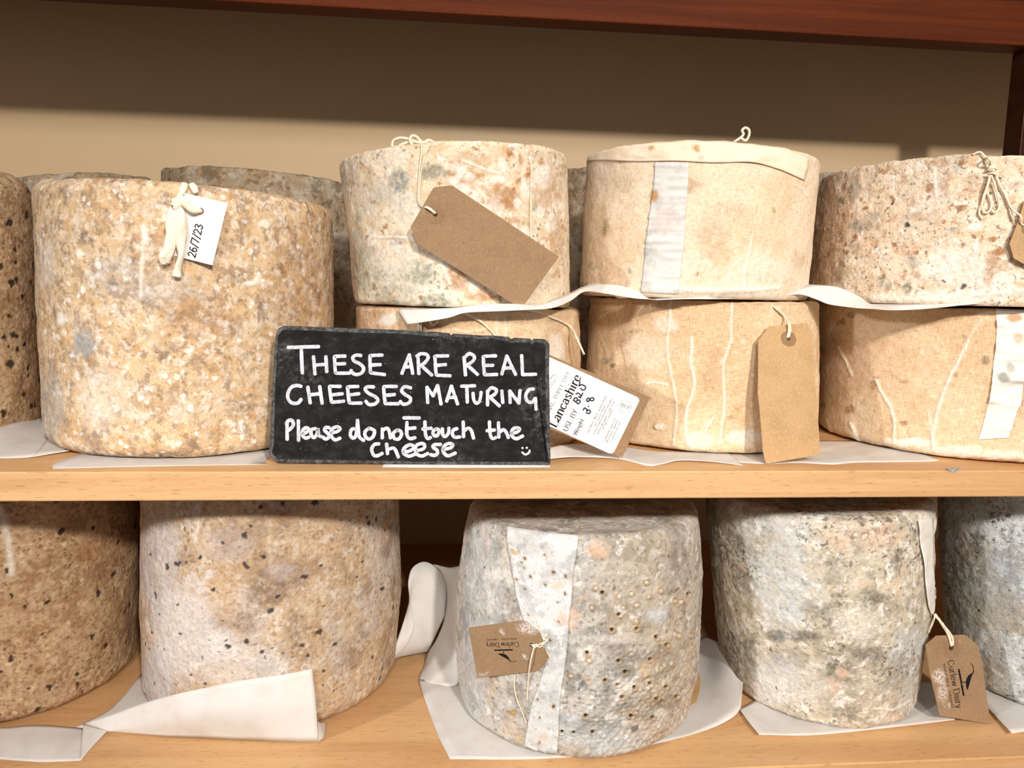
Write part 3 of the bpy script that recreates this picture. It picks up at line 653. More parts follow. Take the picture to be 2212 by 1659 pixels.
I = make_cheese('clothbound_cheese', 'tan muslin-wrapped cheese at the right end of the shelf, spotted and creased', .0016,
    [(1766, 900, 2420, 900), (1767, 800, 2425, 800), (1770, 690, 2430, 690)], muslin, base=(2100, 995), top=[(1800, 658), (1900, 661), (2000, 662), (2120, 657)], rt=.0035, rb=.008, flat=True, seed=7, res=(480, 240),
    marks=[('spot', 'G', 1837, 680, 10, 9, .95, 0), ('spot', 'R', 1815, 697, 8, 8, 1, 0), ('spot', 'R', 1780, 755, 9, 9, .8, 0), ('spot', 'R', 1834, 758, 10, 9, .5, 0), ('spot', 'R', 1885, 833, 10, 9, .95, 0), ('spot', 'G', 1779, 875, 8, 9, .9, 0), ('spot', 'G', 1867, 869, 8, 8, .95, 0), ('spot', 'R', 1834, 886, 12, 11, .85, 0), ('spot', 'R', 1953, 821, 9, 5, .8, .0005),
           ('spot', 'R', 1953, 914, 12, 6, .85, -.0005), ('spot', 'R', 2064, 809, 9, 6, .8, 0), ('spot', 'R', 2088, 728, 6, 6, .7, 0), ('spot', 'r', 2130, 780, 9, 9, .6, 0), ('spot', 'R', 1898, 815, 9, 5, .5, .0004), ('spot', 'R', 1810, 800, 40, 90, .4, 0),
           ('line', 'B', [(1812, 750), (1826, 780), (1840, 812)], 3, .9, .0010), ('line', 'B', [(1893, 822), (1905, 850), (1925, 885), (1932, 920), (1930, 955)], 3.2, .9, .0011), ('line', 'B', [(2093, 735), (2060, 800), (2035, 855), (2022, 900), (2015, 940), (2018, 970)], 3.6, .95, .0013), ('line', 'B', [(2120, 690), (2100, 720), (2090, 740)], 3, .5, .0006),
           ('line', 'B', [(1838, 915), (1850, 945), (1865, 960)], 3, .85, .001), ('line', 'B', [(1785, 905), (1795, 930), (1805, 945)], 3, .7, .0008), ('line', 'B', [(2005, 885), (2010, 920), (2014, 960)], 2.6, .7, .0008), ('spot', 'B', 1965, 955, 60, 10, .9, 0), ('spot', 'B', 2060, 975, 70, 14, .7, .001), ('spot', 'B', 2160, 985, 70, 10, .7, .001), ('line', 'G', [(1840, 957), (1960, 985), (2050, 994)], 3, .5, 0), ('spot', 'R', 2200, 840, 30, 60, .5, 0), ('spot', 'g', 1900, 790, 120, 60, .2, 0)])
ztopI = I.c[2]+I.h
Hc = make_cheese('clothbound_cheese', 'white furry-rinded cheese tied with looped twine, top of the stack at the right edge', ztopI+.0016,
    [(1747, 620, 2410, 620), (1755, 500, 2420, 500), (1772, 385, 2420, 385)], fuzzy, front=.03, top=[(1800, 371), (1900, 350), (2000, 339), (2120, 333), (2200, 333)], rt=.004, rb=.005, seed=8, res=(480, 240), mid=.0012,
    marks=[('spot', 'G', 1818, 435, 9, 8, .9, 0), ('spot', 'G', 1855, 490, 22, 12, .7, 0), ('spot', 'G', 2060, 496, 16, 5, .7, 0), ('spot', 'G', 1960, 622, 12, 14, .85, 0), ('spot', 'G', 1918, 618, 9, 10, .7, 0), ('spot', 'G', 1900, 610, 10, 16, .5, 0), ('spot', 'G', 1845, 410, 14, 30, .5, 0), ('spot', 'G', 1975, 565, 16, 14, .5, 0), ('spot', 'r', 2081, 617, 6, 6, .85, -.0012), ('spot', 'R', 2062, 607, 5, 6, .9, -.0005), ('spot', 'R', 2088, 563, 6, 8, .9, -.0008),
           ('spot', 'B', 2075, 580, 60, 50, .6, .001), ('spot', 'R', 1800, 450, 40, 90, .4, 0), ('spot', 'R', 1780, 560, 36, 70, .45, 0), ('spot', 'R', 2135, 590, 14, 40, .7, 0), ('spot', 'R', 2110, 400, 36, 30, .4, 0), ('spot', 'R', 1990, 468, 22, 10, .6, 0), ('spot', 'R', 2140, 560, 20, 20, .6, 0), ('spot', 'R', 1905, 370, 14, 8, .8, 0), ('spot', 'R', 2030, 350, 20, 10, .7, 0),
           ('line', 'B', [(2018, 365), (2020, 395), (2022, 425)], 3, .9, .001), ('line', 'B', [(1885, 645), (2000, 645), (2120, 636), (2212, 628)], 8, .6, .0012), ('spot', 'b', 2000, 420, 60, 90, .15, 0)],
    dots=[(60, .002, .005, 'R', .0006, 33), (40, .001, .0022, 'r', .0003, 35)])
# back row, half hidden ----------------------------------------------
C_ = make_cheese('mottled_cheese', 'brown and white mottled cheese behind the big golden one, its rim showing above', .0016,
    [(348, 600, 800, 600), (348, 375, 800, 395)], dull, dist=1.03, top=[(400, 358), (480, 357), (600, 372), (730, 391)], rt=.004, seed=9, res=(240, 140), parts=False, mid=.0012, dots=[(60, .002, .005, 'R', .0003, 3)])
C2 = make_cheese('mottled_cheese', 'dark cheese far left in the back row, only a sliver of its wrinkled top showing', .0016,
    [(0, 600, 335, 600), (0, 385, 335, 385)], dull, dist=1.06, top=[(90, 375), (200, 376), (320, 383)], rt=.004, seed=10, res=(160, 90), parts=False, mid=.0012)
J_ = make_cheese('mottled_cheese', 'shaded grey cheese seen in the gap between the two tall stacks', .0016,
    [(1175, 600, 1560, 600), (1175, 385, 1560, 385)], dull, dist=1.02, top=[(1230, 361), (1260, 360)], rt=.003, seed=11, res=(200, 120), parts=False, mid=.001)
K_ = make_cheese('mottled_cheese', 'dark cheese in the back row, a corner peeping between the two right-hand stacks', .0016,
    [(1650, 600, 1980, 600), (1650, 385, 1980, 385)], dull, dist=1.15, top=[(1700, 372), (1790, 369)], rt=.003, seed=12, res=(160, 90), parts=False, mid=.001)
# bottom shelf ------------------------------------------------------
L1 = make_cheese('speckled_cheese', 'brown dark-dotted cheese at the left end of the bottom shelf', ZL+.0016,
    [(-290, 1400, 303, 1440), (-300, 1300, 305, 1300), (-310, 1100, 301, 1085)], dotted, base=(0, 1572), top=[(0, 1052)], rt=.015, rb=.010, seed=13, res=(460, 240), parts=False,
    dots=[(110, .0014, .0038, 'r', -.0008, 6)], marks=[('spot', 'R', 215, 1190, 60, 36, .5, 0), ('line', 'B', [(0, 1100), (18, 1170), (24, 1240)], 8, .6, .0004), ('line', 'R', [(0, 1272), (30, 1262), (60, 1258)], 3, .7, -.0005)])
L2 = make_cheese('speckled_cheese', 'pale grey-dotted cheese on the bottom shelf with greaseproof paper folded against its front', ZL+.0016,
    [(312, 1490, 850, 1470), (300, 1300, 866, 1300), (302, 1090, 862, 1090)], pale_dotted, base=(585, 1594), top=[(585, 1052)], rt=.012, rb=.013, seed=14, res=(520, 300), parts=False,
    dots=[(200, .0010, .0034, 'r', -.0008, 8)],
    marks=[('spot', 'b', 345, 1220, 50, 120, .6, 0), ('spot', 'B', 400, 1370, 80, 110, .55, 0), ('spot', 'B', 470, 1400, 60, 50, .6, 0), ('spot', 'b', 340, 1480, 40, 100, .8, 0), ('spot', 'R', 580, 1270, 56, 46, .75, 0), ('spot', 'R', 600, 1230, 60, 50, .35, 0), ('spot', 'R', 500, 1340, 70, 30, .45, 0), ('spot', 'R', 640, 1360, 30, 40, .5, 0),  # the b spots at far left paint cool daylight into the rind
           ('spot', 'g', 480, 1290, 50, 60, .35, 0), ('spot', 'B', 425, 1258, 30, 22, .45, 0, 3.0), ('spot', 'B', 450, 1240, 14, 10, .5, 0, 2.0), ('spot', 'R', 400, 1205, 30, 18, .4, 0), ('line', 'R', [(382, 1216), (400, 1213), (420, 1214)], 2.4, .8, -.0006), ('spot', 'b', 610, 1235, 40, 18, .3, 0), ('spot', 'B', 520, 1440, 120, 40, .4, 0), ('spot', 'b', 490, 1180, 60, 40, .3, 0), ('line', 'B', [(432, 1080), (428, 1130), (422, 1170)], 3, .5, .0003)])
def bumpy(F, U, V, fr, S):
    th = np.arctan2(F[:, 0], -F[:, 1])*.12
    w = sstep(U, 1190, 1300)*fr
    b = np.sin(th*2*math.pi/.0085+2.2*fbm(S, 30, 2))*np.sin(F[:, 2]*2*math.pi/.0085+2.2*fbm(S+9, 30, 2))
    hz = np.maximum(0, fbm(S*np.array([.3, .3, 1.6]), 52, 2))
    return w*(.0007*np.maximum(0, b)*sstep(-F[:, 2], -.12, -.07)+.0024*hz*sstep(-F[:, 2], -.16, -.11))
hl = [(1380,1257),(1354,1232),(1386,1233)]
s4 = lambda x, y: (1200+x/4.147, 1250+y/4.147)
dark_h = [(568,325),(505,455),(720,445),(900,522),(992,592),(285,665),(563,737),(625,836),(843,720),(440,905),(850,940),(597,1060),(905,1075),(675,1228),(265,1220),(555,950),(945,1102),(160,1372),(330,1372),(55,1370),(420,130),(1088,103),(1190,140),(710,975),(990,968),(873,1245),(1085,1052)]
ring_h = [(813,28),(722,228),(360,82),(680,135),(570,155),(833,158),(325,255),(712,375),(95,335),(140,858),(675,670),(1065,195),(1125,205),(928,100),(607,258),(712,1192),(930,790),(300,720),(1098,505),(1205,505)]
L3 = make_cheese('clothbound_cheese', 'blue-grey pierced cheese with a white cloth strip and tag, centre of the bottom shelf', ZL+.0016,
    [(992, 1500, 1492, 1490), (985, 1400, 1511, 1390), (987, 1290, 1518, 1240), (1003, 1170, 1515, 1150), (1019, 1090, 1508, 1095)], bluegrey, base=(1240, 1643), top=[(1130, 1139), (1240, 1147), (1400, 1146)], rt=.009, rb=.008, inset=.009, concave=.002, seed=15, res=(560, 320), extra=bumpy,
    marks=[('hole',)+s4(x, y)+(4.9,) for x, y in dark_h] + [('ring',)+s4(x, y)+(6.0,) for x, y in ring_h] +
          [('spot', 'g', 1232, 1338, 24, 24, .75, .0005), ('spot', 'g', 1285, 1188, 26, 14, .7, 0), ('spot', 'R', 1278, 1186, 10, 7, .7, 0), ('spot', 'g', 1048, 1172, 12, 28, .5, 0), ('spot', 'G', 1258, 1484, 11, 9, .95, -.0008), ('spot', 'G', 1372, 1572, 12, 9, .9, 0), ('spot', 'G', 1315, 1480, 16, 24, .5, 0), ('spot', 'b', 1420, 1330, 26, 16, .8, 0),
           ('spot', 'b', 1040, 1280, 50, 180, .55, 0), ('spot', 'b', 1020, 1470, 40, 110, .6, 0), ('spot', 'B', 1070, 1240, 30, 16, .5, 0), ('spot', 'R', 1105, 1541, 9, 9, .95, -.0012), ('spot', 'G', 1100, 1330, 40, 30, .4, 0), ('spot', 'G', 1420, 1180, 70, 40, .3, 0), ('spot', 'G', 1340, 1280, 70, 50, .25, 0), ('spot', 'B', 1300, 1385, 70, 16, .3, .0006), ('spot', 'b', 1230, 1570, 30, 40, .6, 0), ('spot', 'b', 1300, 1600, 70, 30, .5, 0), ('spot', 'G', 1290, 1560, 60, 30, .4, 0), ('spot', 'R', 1420, 1580, 30, 24, .35, 0),  # tall b spots at left paint the cool lamp's tint into the rind
           ('spot', 'R', 1400, 1300, 120, 160, .28, 0), ('spot', 'R', 1440, 1450, 70, 130, .35, 0), ('spot', 'G', 1270, 1300, 60, 40, .4, 0), ('spot', 'G', 1360, 1410, 70, 26, .45, 0), ('spot', 'G', 1290, 1370, 50, 18, .5, 0), ('spot', 'G', 1260, 1220, 24, 40, .35, 0), ('spot', 'G', 1390, 1530, 60, 26, .45, 0), ('spot', 'G', 1240, 1430, 20, 60, .4, 0), ('spot', 'G', 1460, 1240, 40, 60, .3, 0), ('spot', 'G', 1330, 1450, 40, 16, .5, 0),  # wide R spots at right paint the warm lamp's tint into the rind
           ('spot', 'G', 1060, 1190, 26, 20, .5, 0), ('spot', 'G', 1090, 1290, 24, 36, .45, 0), ('spot', 'G', 1010, 1330, 14, 50, .4, 0), ('spot', 'G', 1120, 1500, 16, 30, .45, 0), ('spot', 'B', 1350, 1480, 26, 12, .5, 0), ('spot', 'B', 1430, 1540, 18, 12, .6, 0), ('spot', 'B', 1320, 1550, 16, 10, .6, 0), ('spot', 'B', 1270, 1400, 40, 12, .4, 0),
           ('line', 'G', [(1115, 1140), (1235, 1155), (1380, 1152), (1470, 1140)], 7, .45, .0006), ('line', 'R', [(1253, 1110), (1252, 1150), (1250, 1160)], 2.5, .5, .0008)],
    dots=[(90, .0006, .0013, 'r', -.0003, 21), (60, .0008, .002, 'G', 0, 22)])
L4 = make_cheese('clothbound_cheese', 'grey speckled cheese with white cloth down its right side, bottom shelf', ZL+.0016,
    [(1556, 1480, 1982, 1500), (1535, 1300, 2022, 1250), (1522, 1110, 2020, 1120)], greymould, base=(1800, 1575), top=[(1650, 1096), (1800, 1107), (1950, 1103)], rt=.010, rb=.007, inset=.010, concave=.002, seed=16, res=(520, 300), mid=.0009,
    marks=[('spot', 'G', 1675, 1375, 26, 12, .9, 0), ('spot', 'G', 1735, 1374, 40, 14, .75, 0), ('spot', 'G', 1880, 1290, 30, 24, .65, 0), ('spot', 'G', 1875, 1410, 40, 18, .6, 0), ('spot', 'G', 1795, 1445, 14, 18, .7, 0), ('spot', 'G', 1700, 1440, 50, 40, .4, 0), ('spot', 'b', 1690, 1260, 60, 120, .6, 0), ('spot', 'b', 1660, 1130, 50, 30, .5, 0), ('spot', 'b', 1680, 1470, 60, 60, .5, 0), ('spot', 'B', 1720, 1480, 90, 40, .35, 0),  # b spots towards the left paint cool lamp light into the colour
           ('spot', 'g', 1900, 1160, 60, 30, .4, 0), ('spot', 'g', 1800, 1480, 14, 20, .7, 0), ('spot', 'g', 1820, 1455, 10, 14, .7, 0), ('spot', 'G', 1590, 1430, 50, 60, .5, 0), ('line', 'B', [(1890, 1530), (1930, 1532), (1970, 1512)], 3, .7, .0008), ('spot', 'B', 1850, 1350, 60, 40, .35, 0), ('spot', 'G', 1940, 1200, 12, 14, .6, 0), ('spot', 'G', 1660, 1180, 50, 26, .3, 0), ('spot', 'G', 1820, 1540, 60, 14, .4, 0), ('spot', 'B', 2000, 1135, 24, 26, .8, .0006), ('spot', 'B', 2008, 1170, 14, 40, .7, 0)],
    dots=[(160, .0007, .0024, 'G', -.0003, 41), (60, .0006, .0014, 'r', -.0003, 42)])
L5 = make_cheese('mouldy_cheese', 'dark blue-grey mouldy cheese cut off by the right edge, bottom shelf', ZL+.0016,
    [(2040, 1480, 2500, 1480), (2027, 1300, 2510, 1300), (2022, 1100, 2505, 1100)], bluemould, base=(2280, 1548), top=[(2200, 1052)], rt=.010, rb=.007, seed=17, res=(420, 240), parts=False, mid=.0009,
    marks=[('spot', 'G', 2090, 1300, 50, 160, .4, 0), ('spot', 'b', 2170, 1260, 50, 100, .5, 0), ('spot', 'R', 2080, 1200, 30, 100, .4, 0)], dots=[(80, .0007, .002, 'r', -.0003, 51)])
print('tops', [round(float(x.h), 4) for x in (A, B, E, D, G, Fc, I, Hc, L1, L2, L3, L4, L5)])
print('cen', [(round(float(x.c[0]), 3), round(float(x.c[1]), 3), round(float(x.r), 3)) for x in (A, B, E, D, G, Fc, I, Hc, C_, C2, J_, K_, L1, L2, L3, L4, L5)])

# ------------------------------------------------------------------ greaseproof paper
def sheet(name, patches, label, group=None, sub=7, thick=.00018, mat=None, wob=.0006, cat='paper'):
    """patches: control grids of 3-D points (rows of equal length) -> smooth sheet patches joined in one mesh"""
    V = []; Q = []
    for g in patches:
        g = np.array(g, float); n, m = g.shape[:2]
        rows = np.array([smooth_path(r, sub) for r in g])
        if n > 2: full = np.stack([smooth_path(rows[:, j], sub) for j in range(rows.shape[1])], 1)
        else: full = np.stack([np.linspace(rows[0, j], rows[1, j], sub*2) for j in range(rows.shape[1])], 1)
        a, b = full.shape[:2]; base = len(V)
        P = full.reshape(-1, 3)
        P = P + np.stack([0*P[:, 0], 0*P[:, 0], wob*np.abs(fbm(P, 22, 3))], 1)
        V += P.tolist()
        i, j = np.meshgrid(np.arange(a-1), np.arange(b-1), indexing='ij')
        Q.append(np.stack([i*b+j, i*b+j+1, (i+1)*b+j+1, (i+1)*b+j], -1).reshape(-1, 4)+base)
    V = np.array(V); Q = np.concatenate(Q); org = np.array([V[:, 0].mean(), V[:, 1].mean(), V[:, 2].min()])
    me = quad_mesh(name, V-org, Q)
    o = link(name, me, mat or M['paper'], None, org)
    md = o.modifiers.new('thickness', 'SOLIDIFY'); md.thickness = thick; md.offset = 1
    tag(o, label, cat, group); return o
Zm = .0003; Zl = ZL+.0003
z_ = lambda x, y, h=0.0: atZ(x, y, Zm+h)
l_ = lambda x, y, h=0.0: atZ(x, y, Zl+h)
def xyz(p, dx=0, dy=0, dz=0): return np.array(p)+np.array([dx, dy, dz])
def behind(p, y, z=None): return np.array([p[0]+(y-p[1])*.08, y, p[2] if z is None else z])
# middle shelf: left sheet with a rolling left edge, sheet under the big cheese, two sheets to the right
sheet('greaseproof_paper', [[[z_(-60, 935, .012), z_(30, 915, .010), z_(85, 897, .006)],
                             [z_(-60, 965, .006), z_(30, 950, .004), z_(110, 935, .002)],
                             [z_(-60, 992, .0), z_(40, 990, .0), z_(75, 987, .0005)]],
                            [[z_(85, 897, .006), z_(110, 895, .002)], [z_(110, 935, .002), z_(135, 950, .001)], [z_(75, 987, .0005), z_(150, 975, .0012)]]],
      'white greaseproof sheet on the middle shelf under the dark-dotted cheese at the left edge')
f0 = [z_(113, 1012), z_(330, 1007), z_(580, 1003)]; 
sheet('greaseproof_paper', [[[behind(f0[0], .14), behind(f0[1], .16), behind(f0[2], .16)], [z_(135, 994), z_(330, 992), z_(580, 990)], f0]],
      'white greaseproof sheet under the big golden cheese, pointed corner on bare wood', wob=.0)
b0 = [z_(825, 1009), z_(1000, 1010), z_(1189, 1009)]
sheet('greaseproof_paper', [[[behind(b0[0], .2), behind(b0[1], .2), behind(b0[2], .2)], b0]], 'white greaseproof sheet lying under the slate sign and the cheese behind it', wob=.0)
p0 = [z_(1188, 992, .0012), z_(1230, 988, .0012), z_(1290, 988, .001), z_(1340, 992, .0006), z_(1400, 1006, .0), z_(1430, 1003, .0004), z_(1465, 995, .0012), z_(1520, 996, .0012), z_(1570, 1001, .0006), z_(1606, 1006, .0)]
p1 = [z_(1186, 968, .008), z_(1228, 960, .0075), z_(1290, 962, .003), z_(1340, 965, .0012), z_(1400, 975, .0006), z_(1430, 978, .0006), z_(1465, 979, .0006), z_(1520, 984, .0006), z_(1570, 988, .0004), z_(1590, 992, .0002)]
p2 = [behind(q, .062+abs(q[0]-.16)*.05, Zm+.0003) for q in p1]
sheet('greaseproof_paper', [[p2, p1, p0]], 'crumpled white greaseproof sheet under the lancashire label tag, wavy front edge', wob=.0003)
r0 = [z_(1560, 996, -.0002), z_(1655, 1002, -.0001), z_(1700, 1000), z_(1740, 1000), z_(1800, 1003), z_(1850, 999), z_(1930, 998), z_(2000, 997, .0), z_(2030, 995, .0)]
r1 = [behind(q, .12, Zm-.0002) for q in r0]
sheet('greaseproof_paper', [[r1, r0]], 'white greaseproof sheet under the spotted muslin cheese at the right, straight front edge', wob=.0)
# sheets between the stacked cheeses
zE, zG, zI = ztopE+.0006, ztopG+.0006, ztopI+.0006
e_ = lambda x, y, Y: atY(x, y, Y)
up = [e_(859, 669, .062), e_(925, 668, .041), e_(985, 665, .034), e_(1040, 658, .0315), e_(1100, 656, .030), e_(1160, 658, .037), e_(1200, 648, .052), e_(1235, 635, .072), e_(1262, 622, .083), e_(1300, 614, .073), e_(1340, 617, .060), e_(1375, 628, .050), e_(1398, 643, .048), e_(1415, 647, .053)]
dn = [e_(880, 700, .044), e_(925, 694, .035), e_(970, 686, .031), e_(1003, 676, .0300), e_(1060, 673, .0295), e_(1120, 670, .0295), e_(1190, 666, .043), e_(1232, 650, .064), e_(1262, 630, .078), e_(1300, 633, .068), e_(1340, 640, .056), e_(1375, 645, .047), e_(1398, 646, .046), e_(1415, 648, .051)]
bk = [np.array([q[0]+.004, max(q[1]+.03, .09), min(max(q[2], zE), zE+.0004) if k < 6 else (q[2]+.001 if k < 10 else zG+.0003)]) for k, q in enumerate(up)]
sheet('greaseproof_paper', [[bk, up], [up, dn]], 'white greaseproof sheet between the stacked cheeses above the slate, one corner folded down', wob=.0)
up2 = [e_(1415, 646, .058), e_(1480, 643, .052), e_(1560, 643, .052), e_(1640, 640, .056), e_(1700, 633, .066), e_(1735, 623, .076), e_(1760, 617, .078), e_(1800, 618, .07), e_(1830, 627, .062), e_(1860, 642, .055), e_(1885, 657, .045), e_(1960, 659, .026), e_(2040, 656, .022), e_(2120, 650, .020), e_(2185, 648, .020)]
dn2 = [e_(1415, 648, .057), e_(1480, 646, .051), e_(1560, 646, .051), e_(1640, 642, .055), e_(1700, 638, .064), e_(1730, 636, .07), e_(1760, 645, .066), e_(1790, 657, .060), e_(1830, 663, .050), e_(1860, 666, .043), e_(1885, 667, .036), e_(1930, 670, .025), e_(2000, 667, .019), e_(2090, 658, .017), e_(2185, 650, .017)]
bk2 = [np.array([q[0]+.004, max(q[1]+.03, .09), (zG+.0003) if k < 4 else (q[2]+.001 if k < 9 else zI+.0003)]) for k, q in enumerate(up2)]
sheet('greaseproof_paper', [[bk2, up2], [up2, dn2]], 'white greaseproof sheet between the right-hand stacked cheeses, humped over the gap', wob=.0)
# bottom shelf
sheet('greaseproof_paper', [
    [[l_(-60, 1560, .001), l_(0, 1571, .003), l_(60, 1566, .004), l_(100, 1566, .004), l_(140, 1569, .003), l_(180, 1573, .001)],
     [l_(-60, 1600, .0), l_(0, 1606, .002), l_(60, 1606, .003), l_(100, 1606, .003), l_(140, 1608, .002), l_(178, 1608, .001)],
     [l_(-60, 1638, .0), l_(0, 1640, .0), l_(50, 1644, .0), l_(90, 1646, .0), l_(130, 1645, .0), l_(174, 1643, .0)]],
    [[l_(180, 1563, .004), l_(205, 1571, .004), l_(231, 1579, .0025)], [l_(174, 1643, .0), l_(200, 1612, .001), l_(231, 1579, .0025)]],
    [[l_(160, 1572, .0005), l_(240, 1530, .0005), l_(306, 1455, .0005)], [l_(231, 1580, .0005), l_(300, 1535, .0005), l_(335, 1500, .0005)]],
    [[e_(180, 1563, .089), e_(250, 1541, .084), e_(312, 1519, .076), e_(380, 1500, .066), e_(430, 1489, .0615), e_(500, 1474, .0575), e_(560, 1465, .0565), e_(620, 1456, .0565), e_(674, 1445, .058)],
     [e_(231, 1579, .079), e_(280, 1568, .076), e_(332, 1560, .068), e_(395, 1550, .060), e_(440, 1545, .0565), e_(505, 1540, .0530), e_(563, 1535, .0525), e_(625, 1530, .0525), e_(682, 1520, .0535)],
     [l_(231, 1580, .002), l_(290, 1585, .001), l_(350, 1591, .0006), l_(410, 1594, .0004), l_(450, 1596, .0004), l_(515, 1599, .0004), l_(570, 1601, .0004), l_(630, 1603, .0004), l_(689, 1603, .0004)]],
    [[e_(689, 1602, .0555), l_(700, 1592, .001), e_(703, 1564, .076)], [e_(687, 1560, .056), e_(693, 1562, .063), e_(701, 1560, .078)]]],
      'white greaseproof paper on the bottom shelf, one flap folded up against the pale dotted cheese', wob=.0003, sub=6)
# curled sheet under the pierced cheese
base_l = [l_(905, 1470, .002), l_(912, 1510, .0), l_(945, 1585, .0), l_(985, 1662, .0)]
sheet('greaseproof_paper', [
    [[l_(905, 1468, .003), l_(915, 1505, .001), l_(945, 1585, .0), l_(972, 1640, .0)], [l_(990, 1470, .0002), l_(1020, 1530, .0002), l_(1100, 1600, .0), l_(1150, 1640, .0)],
     [l_(1120, 1440, .0), l_(1200, 1500, .0), l_(1260, 1580, .0), l_(1300, 1628, .0)], [l_(1380, 1420, .0), l_(1420, 1490, .0), l_(1440, 1560, .0), l_(1455, 1598, .0)],
     [l_(1480, 1390, .0), l_(1520, 1450, .001), l_(1530, 1520, .001), l_(1540, 1572, .0004)],
     [e_(1520, 1376, .205), e_(1565, 1402, .15), e_(1590, 1478, .107), e_(1585, 1548, .068)],
     [e_(1522, 1376, .205), e_(1604, 1431, .132), e_(1605, 1470, .108), e_(1600, 1530, .078)]],
    [[e_(905, 1470, .150), e_(908, 1455, .165), e_(915, 1440, .18), e_(925, 1408, .20)], [e_(940, 1478, .143), e_(935, 1440, .162), e_(938, 1410, .178), e_(945, 1375, .205)],
     [e_(985, 1480, .139), e_(973, 1420, .165), e_(965, 1370, .185), e_(961, 1330, .208)], [e_(1000, 1440, .155), e_(988, 1360, .172), e_(975, 1300, .19), e_(965, 1275, .212)],
     [e_(1006, 1380, .168), e_(1003, 1290, .185), e_(978, 1252, .2), e_(953, 1237, .216)], [e_(1008, 1310, .185), e_(1008, 1228, .2), e_(970, 1226, .21), e_(935, 1219, .218)]],
    [[e_(961, 1330, .2085), e_(925, 1408, .2005)], [e_(965, 1275, .2125), e_(900, 1412, .194)], [e_(953, 1237, .2165), e_(865, 1419, .184)], [e_(920, 1214, .219), e_(843, 1425, .176)],
     [e_(892, 1226, .212), e_(872, 1401, .180)], [e_(882, 1255, .206), e_(889, 1370, .184)], [e_(885, 1290, .198), e_(894, 1345, .188)]],
    [[e_(889, 1305, .214), e_(893, 1352, .200)], [e_(872, 1345, .212), e_(882, 1385, .20)], [e_(858, 1385, .208), e_(862, 1410, .20)], [e_(845, 1425, .1762), e_(846, 1424, .177)]]],
      'curling greaseproof sheet under the blue-grey pierced cheese, rolled up at its left', wob=.0002, sub=6)
c0 = [l_(1597, 1531, .004), l_(1618, 1560, .005), l_(1640, 1587, .005)]; 
sheet('greaseproof_paper', [[[l_(1597, 1531, .004), l_(1700, 1490, .0), l_(1980, 1470, .0), l_(2075, 1500, .001)], [l_(1618, 1560, .005), l_(1720, 1545, .0002), l_(1960, 1525, .0002), l_(2068, 1527, .003)], [l_(1640, 1587, .005), l_(1755, 1588, .003), l_(1900, 1574, .0015), l_(2062, 1555, .004)]]],
      'white greaseproof sheet under the grey speckled cheese, corner lifting off the wood', wob=.0)
sheet('greaseproof_paper', [[[l_(2100, 1490, .0), l_(2250, 1470, .0), l_(2330, 1470, .0)], [l_(2128, 1522, .002), l_(2230, 1520, .0005), l_(2330, 1520, .0)], [l_(2186, 1584, .005), l_(2260, 1573, .004), l_(2330, 1562, .004)]]],
      'white greaseproof sheet under the mouldy cheese at the right edge', wob=.0)

# ------------------------------------------------------------------ writing
def plane_of(a, b, c):
    """(px,py,Y) x3 -> point and unit normal facing the camera"""
    p = [atY(*a), atY(*b), atY(*c)]; n = np.cross(p[1]-p[0], p[2]-p[0]); n /= np.linalg.norm(n)
    if n @ (CAM-p[0]) < 0: n = -n
    return p[0], n
def frame_of(p0, n):
    u = np.cross(np.array([0, 0, 1.0]), n); u /= np.linalg.norm(u); v = np.cross(n, u); return u, v
class Flat:
    """a flat face in the scene with its own 2-D axes; measured marks are dropped on to it"""
    def __init__(s, p0, n): s.p0, s.n = p0, n; s.u, s.v = frame_of(p0, n)
    def uv(s, x, y):
        q = atPlane(x, y, s.p0, s.n)-s.p0; return np.array([q@s.u, q@s.v])
    def P(s, uv, h=0.0): return s.p0+s.u*uv[0]+s.v*uv[1]+s.n*h
def ribbons(fl, strokes, width, h, name, mat, parent, org, caps=True, nib=None, jitter=0.0):
    """strokes: list of (k,2) arrays on the face -> flat painted strokes"""
    V = []; Fc = []; rr = random.Random(5); k_ = 0
    for sidx, S in enumerate(strokes):
        S = np.array(S, float)
        if len(S) < 2: continue
        hh = h+1e-6*(sidx % 40)
        T = np.gradient(S, axis=0); T /= np.linalg.norm(T, axis=1)[:, None]+1e-12; Nn = np.stack([-T[:, 1], T[:, 0]], 1)
        b = len(V)
        for i in range(len(S)):
            w = width/2
            if nib is not None:
                ax = nib[1]; w = (nib[0]+(1-nib[0])*abs(T[i]@ax))*width/2
            if jitter: w *= 1+jitter*rr.uniform(-1, 1)
            V.append(fl.P(S[i]+Nn[i]*w, hh)); V.append(fl.P(S[i]-Nn[i]*w, hh))
        for i in range(len(S)-1): Fc.append((b+2*i, b+2*i+1, b+2*i+3, b+2*i+2))
        if caps:
            for i, sg in ((0, -1), (len(S)-1, 1)):
                c0 = len(V); m = 7
                for q in range(m+1):
                    a = math.pi*q/m; d = Nn[i]*math.cos(a)*width/2+T[i]*sg*math.sin(a)*width/2*.8; V.append(fl.P(S[i]+d, hh))
                Fc.append(tuple(range(c0, c0+m+1)))
    me = mesh(name, np.array(V)-np.array(org), Fc)
    return link(name, me, mat, parent)
